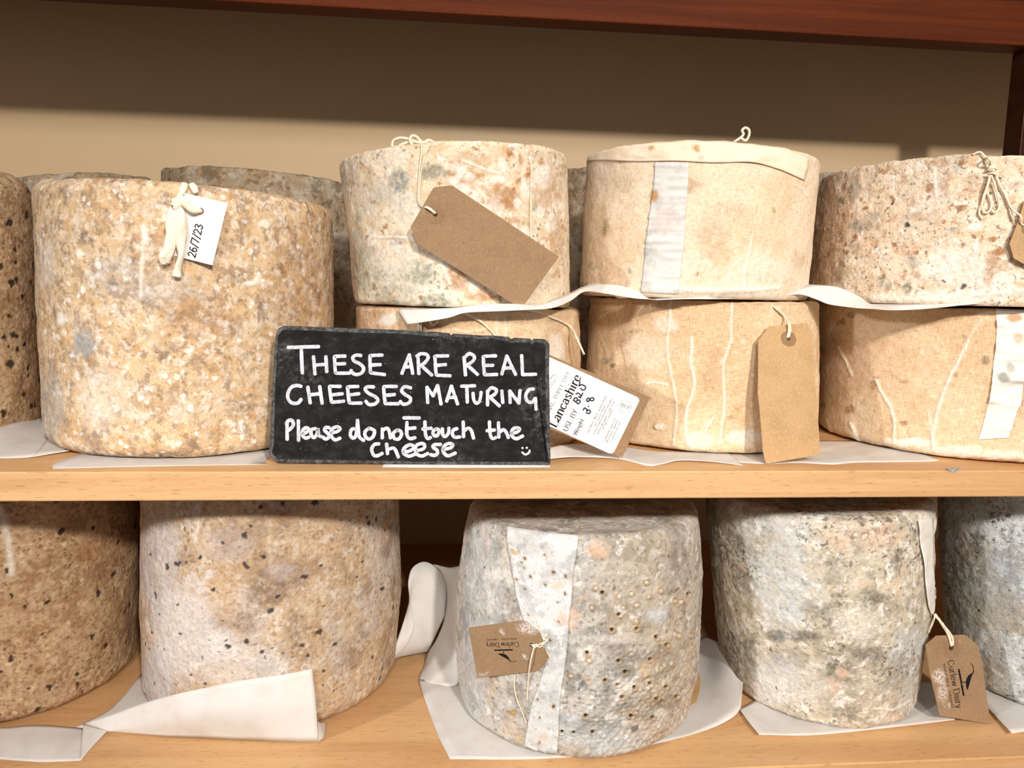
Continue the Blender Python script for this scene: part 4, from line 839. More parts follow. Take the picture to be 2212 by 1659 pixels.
# small pen alphabet: polylines in an em box, four or more points are curves
GL = {
 'a': (.44, [[(.07,.38),(.2,.48),(.33,.4),(.34,.2),(.34,.06),(.42,.01)], [(.34,.28),(.14,.24),(.05,.12),(.14,0),(.34,.1)]]),
 'b': (.48, [[(.1,.7),(.1,0)], [(.1,.34),(.26,.48),(.42,.32),(.4,.1),(.26,0),(.1,.1)]]),
 'c': (.42, [[(.38,.38),(.25,.48),(.07,.36),(.06,.14),(.2,0),(.38,.1)]]),
 'd': (.5, [[(.4,.7),(.4,0)], [(.4,.36),(.24,.48),(.07,.32),(.09,.08),(.24,0),(.4,.12)]]),
 'e': (.44, [[(.07,.26),(.22,.265),(.38,.27),(.35,.42),(.22,.48),(.07,.34),(.07,.13),(.22,0),(.39,.1)]]),
 'f': (.3, [[(.32,.64),(.22,.7),(.14,.58),(.14,.3),(.14,0)], [(.03,.45),(.28,.45)]]),
 'g': (.46, [[(.22,.48),(.07,.36),(.11,.2),(.26,.18),(.37,.3),(.33,.44),(.22,.48)], [(.12,.18),(.09,.06),(.34,.01),(.38,-.12),(.2,-.22),(.05,-.12),(.12,.02)], [(.36,.42),(.45,.47)]]),
 'h': (.5, [[(.1,.7),(.1,0)], [(.1,.32),(.22,.46),(.36,.44),(.4,.3),(.4,.1),(.4,0)]]),
 'i': (.22, [[(.11,.46),(.11,0)], [(.1,.62),(.12,.66)]]),
 'k': (.46, [[(.1,.7),(.1,0)], [(.38,.46),(.12,.2)], [(.2,.28),(.42,0)]]),
 'l': (.22, [[(.11,.7),(.11,0)]]),
 'm': (.74, [[(.1,.46),(.1,0)], [(.1,.32),(.2,.46),(.32,.44),(.36,.3),(.36,.1),(.36,0)], [(.36,.32),(.48,.46),(.6,.44),(.63,.3),(.63,.1),(.63,0)]]),
 'n': (.5, [[(.1,.46),(.1,0)], [(.1,.32),(.22,.46),(.36,.44),(.4,.3),(.4,.1),(.4,0)]]),
 'o': (.46, [[(.23,.48),(.07,.34),(.07,.13),(.23,0),(.39,.13),(.39,.34),(.23,.48)]]),
 'p': (.48, [[(.1,.46),(.1,-.2)], [(.1,.34),(.26,.48),(.42,.32),(.4,.1),(.26,0),(.1,.1)]]),
 'r': (.36, [[(.1,.46),(.1,0)], [(.1,.3),(.16,.42),(.26,.48),(.33,.42)]]),
 's': (.38, [[(.32,.4),(.2,.48),(.07,.38),(.19,.26),(.32,.12),(.19,0),(.05,.09)]]),
 't': (.32, [[(.14,.62),(.14,.2),(.17,.03),(.3,.05)], [(.03,.45),(.29,.45)]]),
 'u': (.5, [[(.1,.46),(.1,.16),(.17,.02),(.3,.03),(.4,.16)], [(.4,.46),(.4,0)]]),
 'v': (.44, [[(.05,.46),(.22,0)], [(.22,0),(.39,.46)]]),
 'w': (.66, [[(.05,.46),(.19,0)], [(.19,0),(.33,.44)], [(.33,.44),(.47,0)], [(.47,0),(.61,.46)]]),
 'y': (.44, [[(.05,.46),(.22,.02)], [(.39,.46),(.22,.02),(.14,-.18),(.03,-.18)]]),
 'A': (.64, [[(.03,0),(.31,.7)], [(.31,.7),(.59,0)], [(.14,.25),(.48,.25)]]),
 'B': (.58, [[(.1,0),(.1,.7)], [(.1,.7),(.36,.69),(.45,.54),(.36,.38),(.1,.37)], [(.1,.37),(.4,.36),(.51,.2),(.4,.01),(.1,0)]]),
 'C': (.62, [[(.56,.56),(.36,.71),(.1,.56),(.07,.2),(.3,-.01),(.56,.14)]]),
 'D': (.66, [[(.1,0),(.1,.7)], [(.1,.7),(.36,.69),(.58,.5),(.58,.2),(.36,.01),(.1,0)]]),
 'E': (.56, [[(.1,0),(.1,.7)], [(.1,.7),(.48,.7)], [(.1,.37),(.4,.37)], [(.1,0),(.5,0)]]),
 'F': (.54, [[(.1,0),(.1,.7)], [(.1,.7),(.48,.7)], [(.1,.37),(.4,.37)]]),
 'G': (.68, [[(.58,.56),(.36,.71),(.1,.56),(.07,.2),(.32,-.01),(.56,.12)], [(.56,.12),(.56,.32)], [(.4,.32),(.6,.32)]]),
 'H': (.68, [[(.1,0),(.1,.7)], [(.58,0),(.58,.7)], [(.1,.36),(.58,.36)]]),
 'I': (.26, [[(.13,0),(.13,.7)]]),
 'K': (.62, [[(.1,0),(.1,.7)], [(.54,.7),(.12,.32)], [(.24,.42),(.58,0)]]),
 'L': (.54, [[(.1,.7),(.1,0)], [(.1,0),(.5,0)], [(.5,0),(.5,.14)]]),
 'M': (.78, [[(.1,0),(.1,.7)], [(.1,.7),(.38,.02)], [(.38,.02),(.66,.7)], [(.66,.7),(.66,0)]]),
 'N': (.68, [[(.1,0),(.1,.7)], [(.1,.7),(.58,0)], [(.58,0),(.58,.7)]]),
 'O': (.68, [[(.34,.71),(.09,.52),(.09,.18),(.34,-.01),(.59,.18),(.59,.52),(.34,.71)]]),
 'P': (.54, [[(.1,0),(.1,.7)], [(.1,.7),(.38,.69),(.48,.52),(.38,.34),(.1,.33)]]),
 'R': (.62, [[(.1,0),(.1,.7)], [(.1,.7),(.38,.69),(.47,.53),(.38,.37),(.1,.36)], [(.3,.36),(.58,0)]]),
 'S': (.5, [[(.43,.6),(.26,.71),(.08,.56),(.24,.38),(.44,.2),(.26,-.01),(.05,.12)]]),
 'T': (.58, [[(.29,.7),(.29,0)], [(.04,.7),(.54,.7)], [(.04,.7),(.04,.58)], [(.54,.7),(.54,.58)]]),
 'U': (.66, [[(.1,.7),(.1,.2),(.32,-.01),(.56,.2),(.56,.7)]]),
 'W': (.9, [[(.03,.7),(.24,0)], [(.24,0),(.45,.66)], [(.45,.66),(.66,0)], [(.66,0),(.87,.7)]]),
 'X': (.6, [[(.05,.7),(.55,0)], [(.55,.7),(.05,0)]]),
 'Y': (.62, [[(.04,.7),(.31,.34)], [(.58,.7),(.31,.34)], [(.31,.34),(.31,0)]]),
 '0': (.5, [[(.25,.7),(.08,.5),(.08,.2),(.25,0),(.42,.2),(.42,.5),(.25,.7)]]),
 '1': (.34, [[(.17,.7),(.17,0)], [(.06,.58),(.17,.7)]]),
 '2': (.5, [[(.07,.55),(.23,.71),(.42,.56),(.3,.3),(.06,.01)], [(.06,.01),(.44,.01)]]),
 '3': (.5, [[(.08,.62),(.25,.71),(.41,.55),(.2,.38)], [(.2,.38),(.44,.22),(.26,-.01),(.06,.08)]]),
 '5': (.5, [[(.4,.7),(.12,.7)], [(.12,.7),(.1,.4)], [(.1,.4),(.3,.44),(.43,.24),(.28,0),(.06,.05)]]),
 '6': (.5, [[(.4,.66),(.2,.62),(.08,.26),(.22,0),(.42,.18),(.3,.41),(.1,.3)]]),
 '7': (.5, [[(.06,.7),(.44,.7)], [(.44,.7),(.18,0)]]),
 '8': (.5, [[(.25,.37),(.08,.54),(.25,.71),(.42,.54),(.25,.37),(.06,.18),(.25,-.01),(.44,.18),(.25,.37)]]),
 '9': (.5, [[(.42,.5),(.24,.36),(.08,.52),(.24,.71),(.42,.52),(.36,.2),(.16,0)]]),
 '/': (.36, [[(.02,-.08),(.34,.76)]]), ':': (.2, [[(.1,.03),(.1,.06)], [(.1,.4),(.1,.43)]]), '.': (.2, [[(.1,.02),(.1,.05)]]), ',': (.2, [[(.11,.06),(.06,-.08)]]), '-': (.3, [[(.05,.25),(.25,.25)]]), '*': (.3, [[(.13,.32),(.17,.36)]]), ' ': (.26, []),
}
def text_strokes(txt, o, xd, yd, size, serif=False, track=0.0):
    """strokes on a face: origin o, reading direction xd, up direction yd (2-D unit vectors)"""
    out = []; x = 0.0
    for chh in txt:
        adv, ss = GL.get(chh, GL[' '])
        for st in ss:
            p = np.array(st, float)
            if len(p) >= 4: p = smooth_path([(a, b, 0) for a, b in p], 4)[:, :2]
            else: p = np.array([p[0]+(p[1]-p[0])*t for t in (0, .5, 1)]) if len(p) == 2 else p
            p = p+np.array([x, 0])
            out.append(np.array([o+xd*q[0]*size+yd*q[1]*size for q in p]))
            if serif and len(st) == 2 and abs(st[0][0]-st[1][0]) < .01 and abs(st[0][1]-st[1][1]) > .25:
                for (sx, sy) in st:
                    out.append(np.array([o+xd*(x+sx+dx)*size+yd*sy*size for dx in (-.085, 0, .085)]))
        x += adv+track
    return out, x*size
def write(fl, txt, x0, y0, x1, y1, up, name, mat, parent, org, h, weight=.09, serif=True, nibmin=.3, track=.02):
    """text whose baseline runs from pixel (x0,y0) to (x1,y1) on a face; up = pixel on the cap side; size fits the run"""
    a = fl.uv(x0, y0); b = fl.uv(x1, y1); xd = b-a; run = np.linalg.norm(xd); xd /= run
    u = fl.uv(*up)-a; yd = u-xd*(u@xd); yd /= np.linalg.norm(yd)
    tot = sum(GL.get(chh, GL[' '])[0]+track for chh in txt); size = run/tot
    st, _ = text_strokes(txt, a, xd, yd, size, serif, track)
    return ribbons(fl, st, size*weight, h, name, mat, parent, org, caps=not serif, nib=(nibmin, yd) if serif else None)

# ------------------------------------------------------------------ slate sign
sP = [np.array(q) for q in (atZ(580, 1001, .0012), atZ(1190, 1006, .0012))]
sP[0][1] = .0215; sP[1][1] = .0165
pa = sP[0]; pb = sP[1]; pt = atY(900, 714, .0330)
nS = np.cross(pb-pa, pt-pa); nS /= np.linalg.norm(nS)
if nS @ (CAM-pa) < 0: nS = -nS
FS = Flat(pa, nS)
outl = [(586, 992), (579, 980), (580, 960), (586, 860), (590, 770), (594, 722), (600, 708), (612, 703), (700, 706), (780, 709), (860, 712), (940, 716), (971, 719), (974, 724), (979, 720), (1040, 724), (1064, 724), (1100, 727), (1104, 732), (1112, 729), (1146, 731), (1149, 735), (1154, 731), (1176, 732), (1185, 737), (1188, 746), (1187, 800), (1188, 860), (1189, 936), (1185, 939), (1189, 944), (1190, 1000), (1187, 1006), (1100, 1006), (900, 1005), (700, 1003), (598, 1001)]
uvs = np.array([FS.uv(x, y) for x, y in outl])
ctr = uvs.mean(0); gap = (1.6e-3-(FS.P(uvs[np.argmin(uvs[:, 1])])[2]))  # keep the foot just above the shelf
def offset_poly(P, d):
    out = []
    for i in range(len(P)):
        a, b, c = P[i-1], P[i], P[(i+1) % len(P)]
        t = c-a; t /= np.linalg.norm(t); nrm = np.array([-t[1], t[0]])
        if nrm @ (ctr-b) < 0: nrm = -nrm
        out.append(b+nrm*d)
    return np.array(out)
inner = offset_poly(uvs, .0034); rs_ = np.random.RandomState(3); inner += rs_.uniform(-.0009, .0009, inner.shape)
mid_ = offset_poly(uvs, .0008)
n_ = len(uvs)
org = FS.P(np.array([ctr[0], uvs[:, 1].min()]), -.003)
slate = bpy.data.objects.new('slate_sign', None); COL.objects.link(slate); slate.location = org
tag(slate, 'black slate sign with white handwriting, propped on the middle shelf against the cheeses', 'sign')
V = [FS.P(q, 0) for q in inner]+[FS.P(q, -.0012) for q in mid_]+[FS.P(q, -.0028) for q in uvs]+[FS.P(q, -.0052) for q in uvs]
# fan the face so that it can carry small relief
Fq = [tuple(range(n_))]
me = mesh('slate', np.array(V)-org, Fq + [tuple((3*n_+i) for i in range(n_))[::-1]]); bm = bmesh.new(); bm.from_mesh(me); bm.verts.ensure_lookup_table()
for r_ in range(3):
    for i in range(n_):
        j = (i+1) % n_; f = bm.faces.new([bm.verts[r_*n_+i], bm.verts[(r_+1)*n_+i], bm.verts[(r_+1)*n_+j], bm.verts[r_*n_+j]]); f.material_index = 1 if r_ < 2 else 0
bmesh.ops.recalc_face_normals(bm, faces=bm.faces[:]); bm.to_mesh(me); bm.free()
me.materials.append(M['slate']); me.materials.append(M['slate_edge'])
link('slate_panel', me, None, slate)
s7 = lambda p: [(580+x/4.88, 680+y/4.88) for x, y in p]
s8 = lambda p: [(900+x/5.026, 690+y/5.026) for x, y in p]
s5 = lambda p: [(560+x/2.4578, 680+y/2.4578) for x, y in p]
L7 = [[(205,345),(530,335)],[(345,350),(357,615)],[(475,440),(490,625)],[(605,440),(615,600)],[(485,530),(605,522)],[(810,435),(705,440),(697,460),(705,600),(722,615),(855,615)],[(705,520),(805,515)],
 [(975,430),(925,425),(890,450),(905,490),(960,515),(1002,560),(985,610),(930,630),(885,612),(870,585)],[(1200,425),(1085,430),(1070,450),(1075,595),(1090,612),(1225,630)],[(1075,530),(1180,525)],
 [(345,755),(300,745),(240,765),(205,830),(210,890),(250,930),(310,930),(345,890)],[(415,760),(440,930)],[(540,755),(565,935)],[(425,845),(555,830)],[(760,755),(655,755),(645,775),(662,900),(680,920),(795,910)],[(660,845),(780,832)],
 [(945,755),(845,760),(835,780),(850,910),(870,930),(980,930)],[(850,845),(955,832)],[(1110,760),(1040,760),(1020,790),(1060,830),(1120,860),(1155,900),(1120,940),(1060,945),(1025,910)],[(1350,755),(1230,757),(1215,780),(1228,915),(1245,935),(1370,938)],[(1225,850),(1330,840)],
 [(195,1140),(197,1315)],[(190,1150),(210,1115),(250,1115),(262,1160),(230,1205),(200,1225)],[(315,1115),(318,1325)],[(355,1255),(400,1240),(425,1208),(395,1190),(360,1220),(360,1270),(390,1300),(425,1290)],
 [(500,1200),(455,1210),(450,1260),(480,1295),(515,1250),(520,1200),(530,1270),(560,1285)],[(640,1190),(605,1188),(590,1215),(625,1250),(640,1285),(605,1310),(575,1290)],[(660,1245),(725,1230),(755,1198),(720,1180),(670,1205),(660,1270),(700,1318),(755,1300)],
 [(925,1205),(880,1205),(862,1260),(890,1300),(925,1265),(938,1110)],[(938,1110),(948,1220),(960,1290),(1005,1325)],[(1060,1195),(1020,1230),(1020,1280),(1060,1310),(1105,1280),(1115,1220),(1060,1195)],
 [(1200,1200),(1200,1300)],[(1200,1225),(1240,1195),(1270,1220),(1285,1300)],[(1355,1215),(1315,1250),(1325,1300),(1370,1310),(1402,1265),(1390,1225),(1355,1215)],
 [(1165,1360),(1115,1368),(1088,1420),(1110,1480),(1150,1485),(1200,1460)],[(1245,1360),(1255,1465)],[(1250,1425),(1310,1405),(1340,1430),(1370,1500)]]
L5 = [[(757,312),(797,212)],[(797,212),(815,312)],[(770,278),(806,275)],[(767,547),(851,548)],[(784,570),(784,635),(800,657),(828,652)],[(786,604),(828,600)],[(805,388),(772,382),(756,402),(772,422),(802,442),(797,466),(766,475),(748,460)],[(765,728),(800,722),(824,702),(800,690),(770,708),(766,735),(795,750),(828,740)]]
L8 = [[(15,420),(25,590)],[(0,400),(50,372),(115,385),(120,430),(70,485),(15,505)],[(50,500),(165,605)],[(340,395),(205,400),(200,425),(212,590),(230,605),(365,612)],[(210,500),(315,490)],[(515,410),(530,605)],[(515,420),(570,372),(625,400),(612,450),(530,510)],[(560,505),(662,598)],
 [(860,395),(735,402),(725,430),(735,580),(752,600),(872,597)],[(740,500),(830,498)],[(925,595),(978,395)],[(978,395),(1075,598)],[(945,530),(1040,525)],[(1140,390),(1150,600)],[(1150,600),(1295,595)],
 [(120,905),(112,735)],[(112,735),(180,830)],[(180,830),(228,715)],[(228,715),(265,920)],[(325,890),(378,722)],[(378,722),(445,920)],[(345,850),(425,842)],[(485,725),(632,720)],[(545,730),(550,900)],[(612,800),(620,870),(650,910),(685,880),(700,790)],[(770,775),(770,930)],[(770,785),(810,742),(865,765),(850,810),(785,850)],[(800,850),(900,940)],[(925,775),(935,905)],
 [(1015,905),(1010,775)],[(1010,775),(1110,910)],[(1110,910),(1122,770)],[(1270,755),(1222,762),(1185,820),(1200,885),(1250,900),(1285,860)],[(1288,855),(1297,978)],
 [(90,1110),(95,1240),(118,1292),(152,1282)],[(65,1190),(160,1180)],[(205,1190),(178,1220),(188,1258),(220,1262),(245,1225),(235,1195),(205,1190)],[(280,1185),(285,1250),(312,1270),(345,1235),(350,1178)],[(440,1185),(402,1198),(388,1240),(412,1278),(472,1275)],[(505,1110),(510,1275)],[(512,1215),(555,1182),(592,1205),(618,1290)],
 [(790,1110),(798,1245),(825,1293),(862,1280)],[(762,1208),(848,1200)],[(888,1120),(893,1280)],[(895,1228),(940,1197),(972,1225),(995,1285)],[(1025,1240),(1090,1222),(1120,1190),(1080,1175),(1038,1200),(1030,1255),(1080,1295),(1152,1265)],
 [(5,1425),(75,1402),(85,1358),(40,1348),(-10,1380),(-2,1455),(55,1483),(122,1455)],[(262,1357),(195,1360),(178,1385),(220,1420),(225,1455),(192,1475),(152,1468)],[(290,1410),(365,1395),(393,1360),(345,1347),(295,1380),(292,1440),(340,1480),(422,1450)]]
st_big = []
for S_, fn in ((L7, s7), (L5, s5), (L8, s8)):
    for p in S_:
        q = fn(p)
        q = smooth_path([(x, y, 0) for x, y in q], 5)[:, :2]
        st_big.append(np.array([FS.uv(x, y) for x, y in q]))
pxm = np.linalg.norm(FS.uv(900, 850)-FS.uv(901, 850))
ribbons(FS, st_big, 7.4*pxm, .00012, 'painted_lettering', M['chalk'], slate, org, jitter=.07)
sm = [s8([(1146,1395),(1153,1396)]), s8([(1192,1393),(1199,1394)]), s8([(1145,1442),(1180,1467),(1222,1445),(1226,1422)])]
ribbons(FS, [np.array([FS.uv(x, y) for x, y in smooth_path([(a, b, 0) for a, b in q], 4)[:, :2]]) for q in sm], 4.5*pxm, .00012, 'painted_smiley', M['chalk'], slate, org)
# ------------------------------------------------------------------ tags
def card(name, poly, hole, anchors, mat, label, cat='tag', thick=.0005, holer=None, bend=None, smear=None, group=None):
    """flat card cut to a pixel outline on a plane through three (px,py,Y) anchors, with a punched hole"""
    p0, n = plane_of(*anchors); fl = Flat(p0, n)
    uv = np.array([fl.uv(x, y) for x, y in poly])
    if np.sum(uv[:, 0]*np.roll(uv[:, 1], -1)-np.roll(uv[:, 0], -1)*uv[:, 1]) < 0: uv = uv[::-1]
    org = fl.P(uv.mean(0)); org[2] = min(fl.P(q)[2] for q in uv)
    root = bpy.data.objects.new(name, None); COL.objects.link(root); root.location = org; tag(root, label, cat, group)
    bm = bmesh.new(); edges = []
    def loop(P):
        vs = [bm.verts.new(Vector((q[0], q[1], 0))) for q in P]
        for i in range(len(vs)): edges.append(bm.edges.new((vs[i], vs[(i+1) % len(vs)])))
    loop(uv)
    if hole is not None:
        hc = fl.uv(hole[0], hole[1]); hr = np.linalg.norm(fl.uv(hole[0]+hole[2], hole[1])-hc)
        loop([hc+hr*np.array([math.cos(a), math.sin(a)]) for a in np.linspace(0, 2*math.pi, 17)[:-1]])
    bmesh.ops.triangle_fill(bm, use_beauty=True, edges=edges)
    lo_, hi_ = uv.min(0), uv.max(0)
    for k in range(2):
        for t in np.linspace(lo_[k], hi_[k], 22)[1:-1]:
            pl = Vector((t, 0, 0)) if k == 0 else Vector((0, t, 0)); nn = Vector((1, 0, 0)) if k == 0 else Vector((0, 1, 0))
            bmesh.ops.bisect_plane(bm, geom=bm.verts[:]+bm.edges[:]+bm.faces[:], plane_co=pl, plane_no=nn)
    bmesh.ops.recalc_face_normals(bm, faces=bm.faces[:])
    for f in bm.faces:
        if f.normal.z < 0: f.normal_flip()
    P2 = np.array([(v.co.x, v.co.y) for v in bm.verts])
    W3 = np.array([fl.P(q) for q in P2])
    if bend: W3 = W3+fl.n[None, :]*np.array([bend(q) for q in P2])[:, None]
    for v, w in zip(bm.verts, W3): v.co = Vector(w-org)
    me = bpy.data.meshes.new('card'); bm.to_mesh(me); bm.free()
    st3 = np.zeros((len(W3), 3))
    if smear:
        U, V_ = project(W3)
        for (x, y, rx, ry, s_) in smear: st3[:, 2] = np.maximum(st3[:, 2], s_*(1-sstep(np.hypot((U-x)/rx, (V_-y)/ry), .4, 1.2)))
    set_color(me, 'stain_tint', st3)
    b = link('card', me, mat, root); md = b.modifiers.new('thickness', 'SOLIDIFY'); md.thickness = thick; md.offset = -1
    fl.root, fl.org, fl.bend = root, org, bend
    if hole is not None and holer:
        V = []; Fc = []; m = 28; hc = fl.uv(hole[0], hole[1]); r0 = np.linalg.norm(fl.uv(hole[0]+hole[2], hole[1])-hc)*1.02; r1 = np.linalg.norm(fl.uv(hole[0]+holer, hole[1])-hc)
        for a in np.linspace(0, 2*math.pi, m, endpoint=False):
            d = np.array([math.cos(a), math.sin(a)])
            for r_, hh in ((r0, .0002), (r1, .0002), (r1+.0003, .00004)): 
                q = hc+d*r_; V.append(fl.P(q, hh+(bend(q) if bend else 0))-org)
        for i in range(m):
            j = (i+1) % m
            for k in range(2): Fc.append((3*i+k, 3*i+k+1, 3*j+k+1, 3*j+k))
        link('reinforcing_ring', mesh('ring', V, Fc), M['kraft_ring'] if 'kraft_ring' in M else M['clear'], root)
    return fl
M['kraft_ring'] = kraft_mat('kraft_reinforcing_ring', (144, 114, 84))

# blank tag on the cream mould-patched cheese
fD = card('luggage_tag', [(936.6, 405), (975.8, 400), (1207.8, 554.4), (1126, 667), (902, 527), (887, 490)], (940, 464, 4.5), [(900, 490, .0385), (1207, 554, .036), (1120, 662, .034)], M['kraft'],
          'blank brown kraft tag hanging aslant on the upper cheese behind the slate', 'tag', holer=19)
kD = on(D, 917, 311, .002)
hD = atY(940, 462, .0385)+np.array([0, -.0008, 0])
tubes('string', [[on(D, 912, 314, .0012), on(D, 911, 335, .0014), on(D, 907, 380, .0016), on(D, 905, 430, .0018), on(D, 912, 446, .0025), xyz(hD, -.006, -.001, .004), hD],
                 [on(D, 930, 311, .0012), on(D, 918, 340, .0018), on(D, 911, 380, .0022), on(D, 908, 430, .0024), on(D, 914, 443, .003), xyz(hD, -.004, -.001, .004), xyz(hD, .0004, 0, .0004)]], .00062, M['twine'], fD.root, org=fD.org)
def yd(x, y, Y): return atY(x, y, Y)
tubes('bow', [[yd(926, 306, .055), yd(905, 308, .056), yd(885, 301, .058), yd(866, 298, .060), yd(851, 303, .062), yd(847, 314, .063), yd(853, 319, .0635)], [yd(858, 319, .062), yd(870, 311, .060), yd(888, 307, .058), yd(908, 308, .056)],
              [yd(893, 316, .053), yd(886, 305, .054), yd(889, 294, .055), yd(899, 295, .056), yd(908, 304, .056), yd(918, 312, .055)], [yd(914, 311, .0545), yd(924, 303, .055), yd(934, 306, .056), yd(940, 313, .057)]], .00115, M['twine'], fD.root, org=fD.org)
# printed label tag leaning behind the slate
fE = card('luggage_tag', [(1120, 740), (1190, 768), (1405, 858), (1344, 988), (1190, 928), (1080, 880)], None, [(1190, 850, .0345), (1405, 858, .0390), (1344, 987, .0350)], M['kraft'],
          'brown kraft tag with a white lancashire label, poking out beside the slate', 'tag')
lab = [(1150, 756), (1190, 772.5), (1374, 856.5), (1380, 861), (1380.5, 867), (1327, 975), (1322, 979.5), (1315, 979), (1190, 922), (1120, 893)]
def flatpoly(fl, poly, h, name, mat, parent, org):
    return link(name, mesh(name, [fl.P(fl.uv(x, y), h)-org for x, y in poly], [tuple(range(len(poly)))]), mat, parent)
lb = flatpoly(fE, lab, .00012, 'label', M['label'], fE.root, fE.org)
zz = lambda x, y: (1150+x/6.637, 760+y/6.637)
def wl(txt, a, b, u, mat, wt=.1, serif=True, nm='label_text', **k):
    return write(fE, txt, *zz(*a), *zz(*b), zz(*u), nm, M[mat], lb, fE.org, .0002, weight=wt, serif=serif, **k)
dirn = (0.447, -0.894)
def wd(txt, a, ln, mat, wt=.1, **k):
    b = (a[0]+dirn[0]*ln, a[1]+dirn[1]*ln); return wl(txt, a, b, (a[0]-90, a[1]-45), mat, wt, **k)
wd('TRADITIONAL, THREE-DAY', (93, 1190), 1000, 'ink', .075)
wd('Lancashire', (340, 1090), 815, 'ink', .13)
wd('USE BY:', (498, 1150), 368, 'ink', .11)
wd('Weight:', (628, 1205), 278, 'ink', .12)
wd('Ingredients: MILK, animal rennet,', (800, 1170), 610, 'greyink', .12)
wd('salt, starter culture.', (900, 1080), 360, 'greyink', .12)
wd('Keep refrigerated and consume', (888, 1190), 570, 'greyink', .12)
wd('within two weeks. Store in an', (942, 1185), 530, 'greyink', .12)
wd('air tight container.', (1015, 1115), 330, 'greyink', .12)
wd('Lowfields Farm Ltd', (1040, 1285), 360, 'greyink', .12)
wd('Westhouse, Ingleton,', (1075, 1305), 370, 'greyink', .12)
wd('Carnforth LA6 3PF', (1128, 1305), 330, 'greyink', .12)
wd('GB', (1288, 800), 62, 'greyink', .13, serif=False); wd('YK', (1330, 812), 56, 'greyink', .13, serif=False); wd('132', (1372, 835), 66, 'greyink', .13, serif=False)
circ = [fE.uv(*zz(1332+86*math.cos(a), 786+90*math.sin(a))) for a in np.linspace(0, 2*math.pi, 41)]
ribbons(fE, [np.array(circ)], 5/6.637*pxm, .0002, 'stamp_ring', M['greyink'], lb, fE.org, caps=False)
hand = [[(585,690),(655,745)],[(590,700),(610,660),(640,665),(645,700)],[(630,705),(670,690),(685,715),(655,748)],[(625,605),(655,590),(690,625),(690,660),(660,640)],[(690,655),(722,590)],[(682,425),(668,490)],[(672,490),(705,470),(760,500),(750,540),(715,545),(690,520)],
        [(730,835),(745,805),(775,820),(780,850),(800,830),(830,850),(815,885),(770,870)],[(800,785),(808,780)],[(775,690),(800,660),(840,700),(880,690),(870,660),(835,665),(800,715),(775,690)]]
ribbons(fE, [np.array([fE.uv(*zz(x, y)) for x, y in smooth_path([(a, b, 0) for a, b in q], 4)[:, :2]]) for q in hand], 21/6.637*pxm, .00022, 'marker_writing', M['marker'], lb, fE.org)
scr = [[(180,430),(230,400),(262,370),(265,350),(262,385)],[(262,385),(285,345),(300,330),(298,362),(318,325),(330,330),(335,318),(352,318)],[(200,520),(262,460),(310,415),(352,355)],[(215,560),(275,490),(335,405)]]
ribbons(fE, [np.array([fE.uv(*zz(x, y)) for x, y in smooth_path([(a, b, 0) for a, b in q], 4)[:, :2]]) for q in scr], 4/6.637*pxm, .0002, 'script_mark', M['ink'], lb, fE.org, caps=False)
# long kraft tag on the tan cheese of the third stack
gA = atY(1700, 733, .05)
p0_, n_g = plane_of((1661, 705, .052), (1752, 723, .054), (1710, 992, .0215)); fg_ = Flat(p0_, n_g); uvt = fg_.uv(1700, 705); uvb = fg_.uv(1710, 992)
def bendG(q):
    t = (uvt[1]-q[1])/(uvt[1]-uvb[1]); return .003*math.sin(max(0, min(1, t))*math.pi)+.002*math.sin(q[0]*60)
fG = card('luggage_tag', [(1661, 705), (1740, 699), (1752, 723), (1752, 785), (1757, 867), (1769, 982), (1656.5, 1002), (1649, 973), (1635, 845), (1638, 736.5)], (1700, 733, 4.6), [(1661, 705, .052), (1752, 723, .054), (1710, 992, .0225)], M['kraft_light'],
          'plain kraft tag hanging in front of the tan cheese, its end touching the paper', 'tag', bend=bendG, holer=15)
hG = atY(1701, 730, .0485)
tubes('string', [[on(G, 1632, 647, .001), on(G, 1648, 650, .0012), on(G, 1672, 664, .0015), on(G, 1690, 684, .003), atY(1702, 698, .052)]], .0009, M['twine'], fG.root, org=fG.org)
tubes('knot', [[atY(1701, 697, .0525), atY(1704, 700, .0490), atY(1704, 714, .0480), hG], [atY(1705, 697, .0525), atY(1706, 702, .0495), atY(1707, 714, .0485), xyz(hG, .001, 0, .0005)]], .0010, M['twine'], fG.root, org=fG.org)
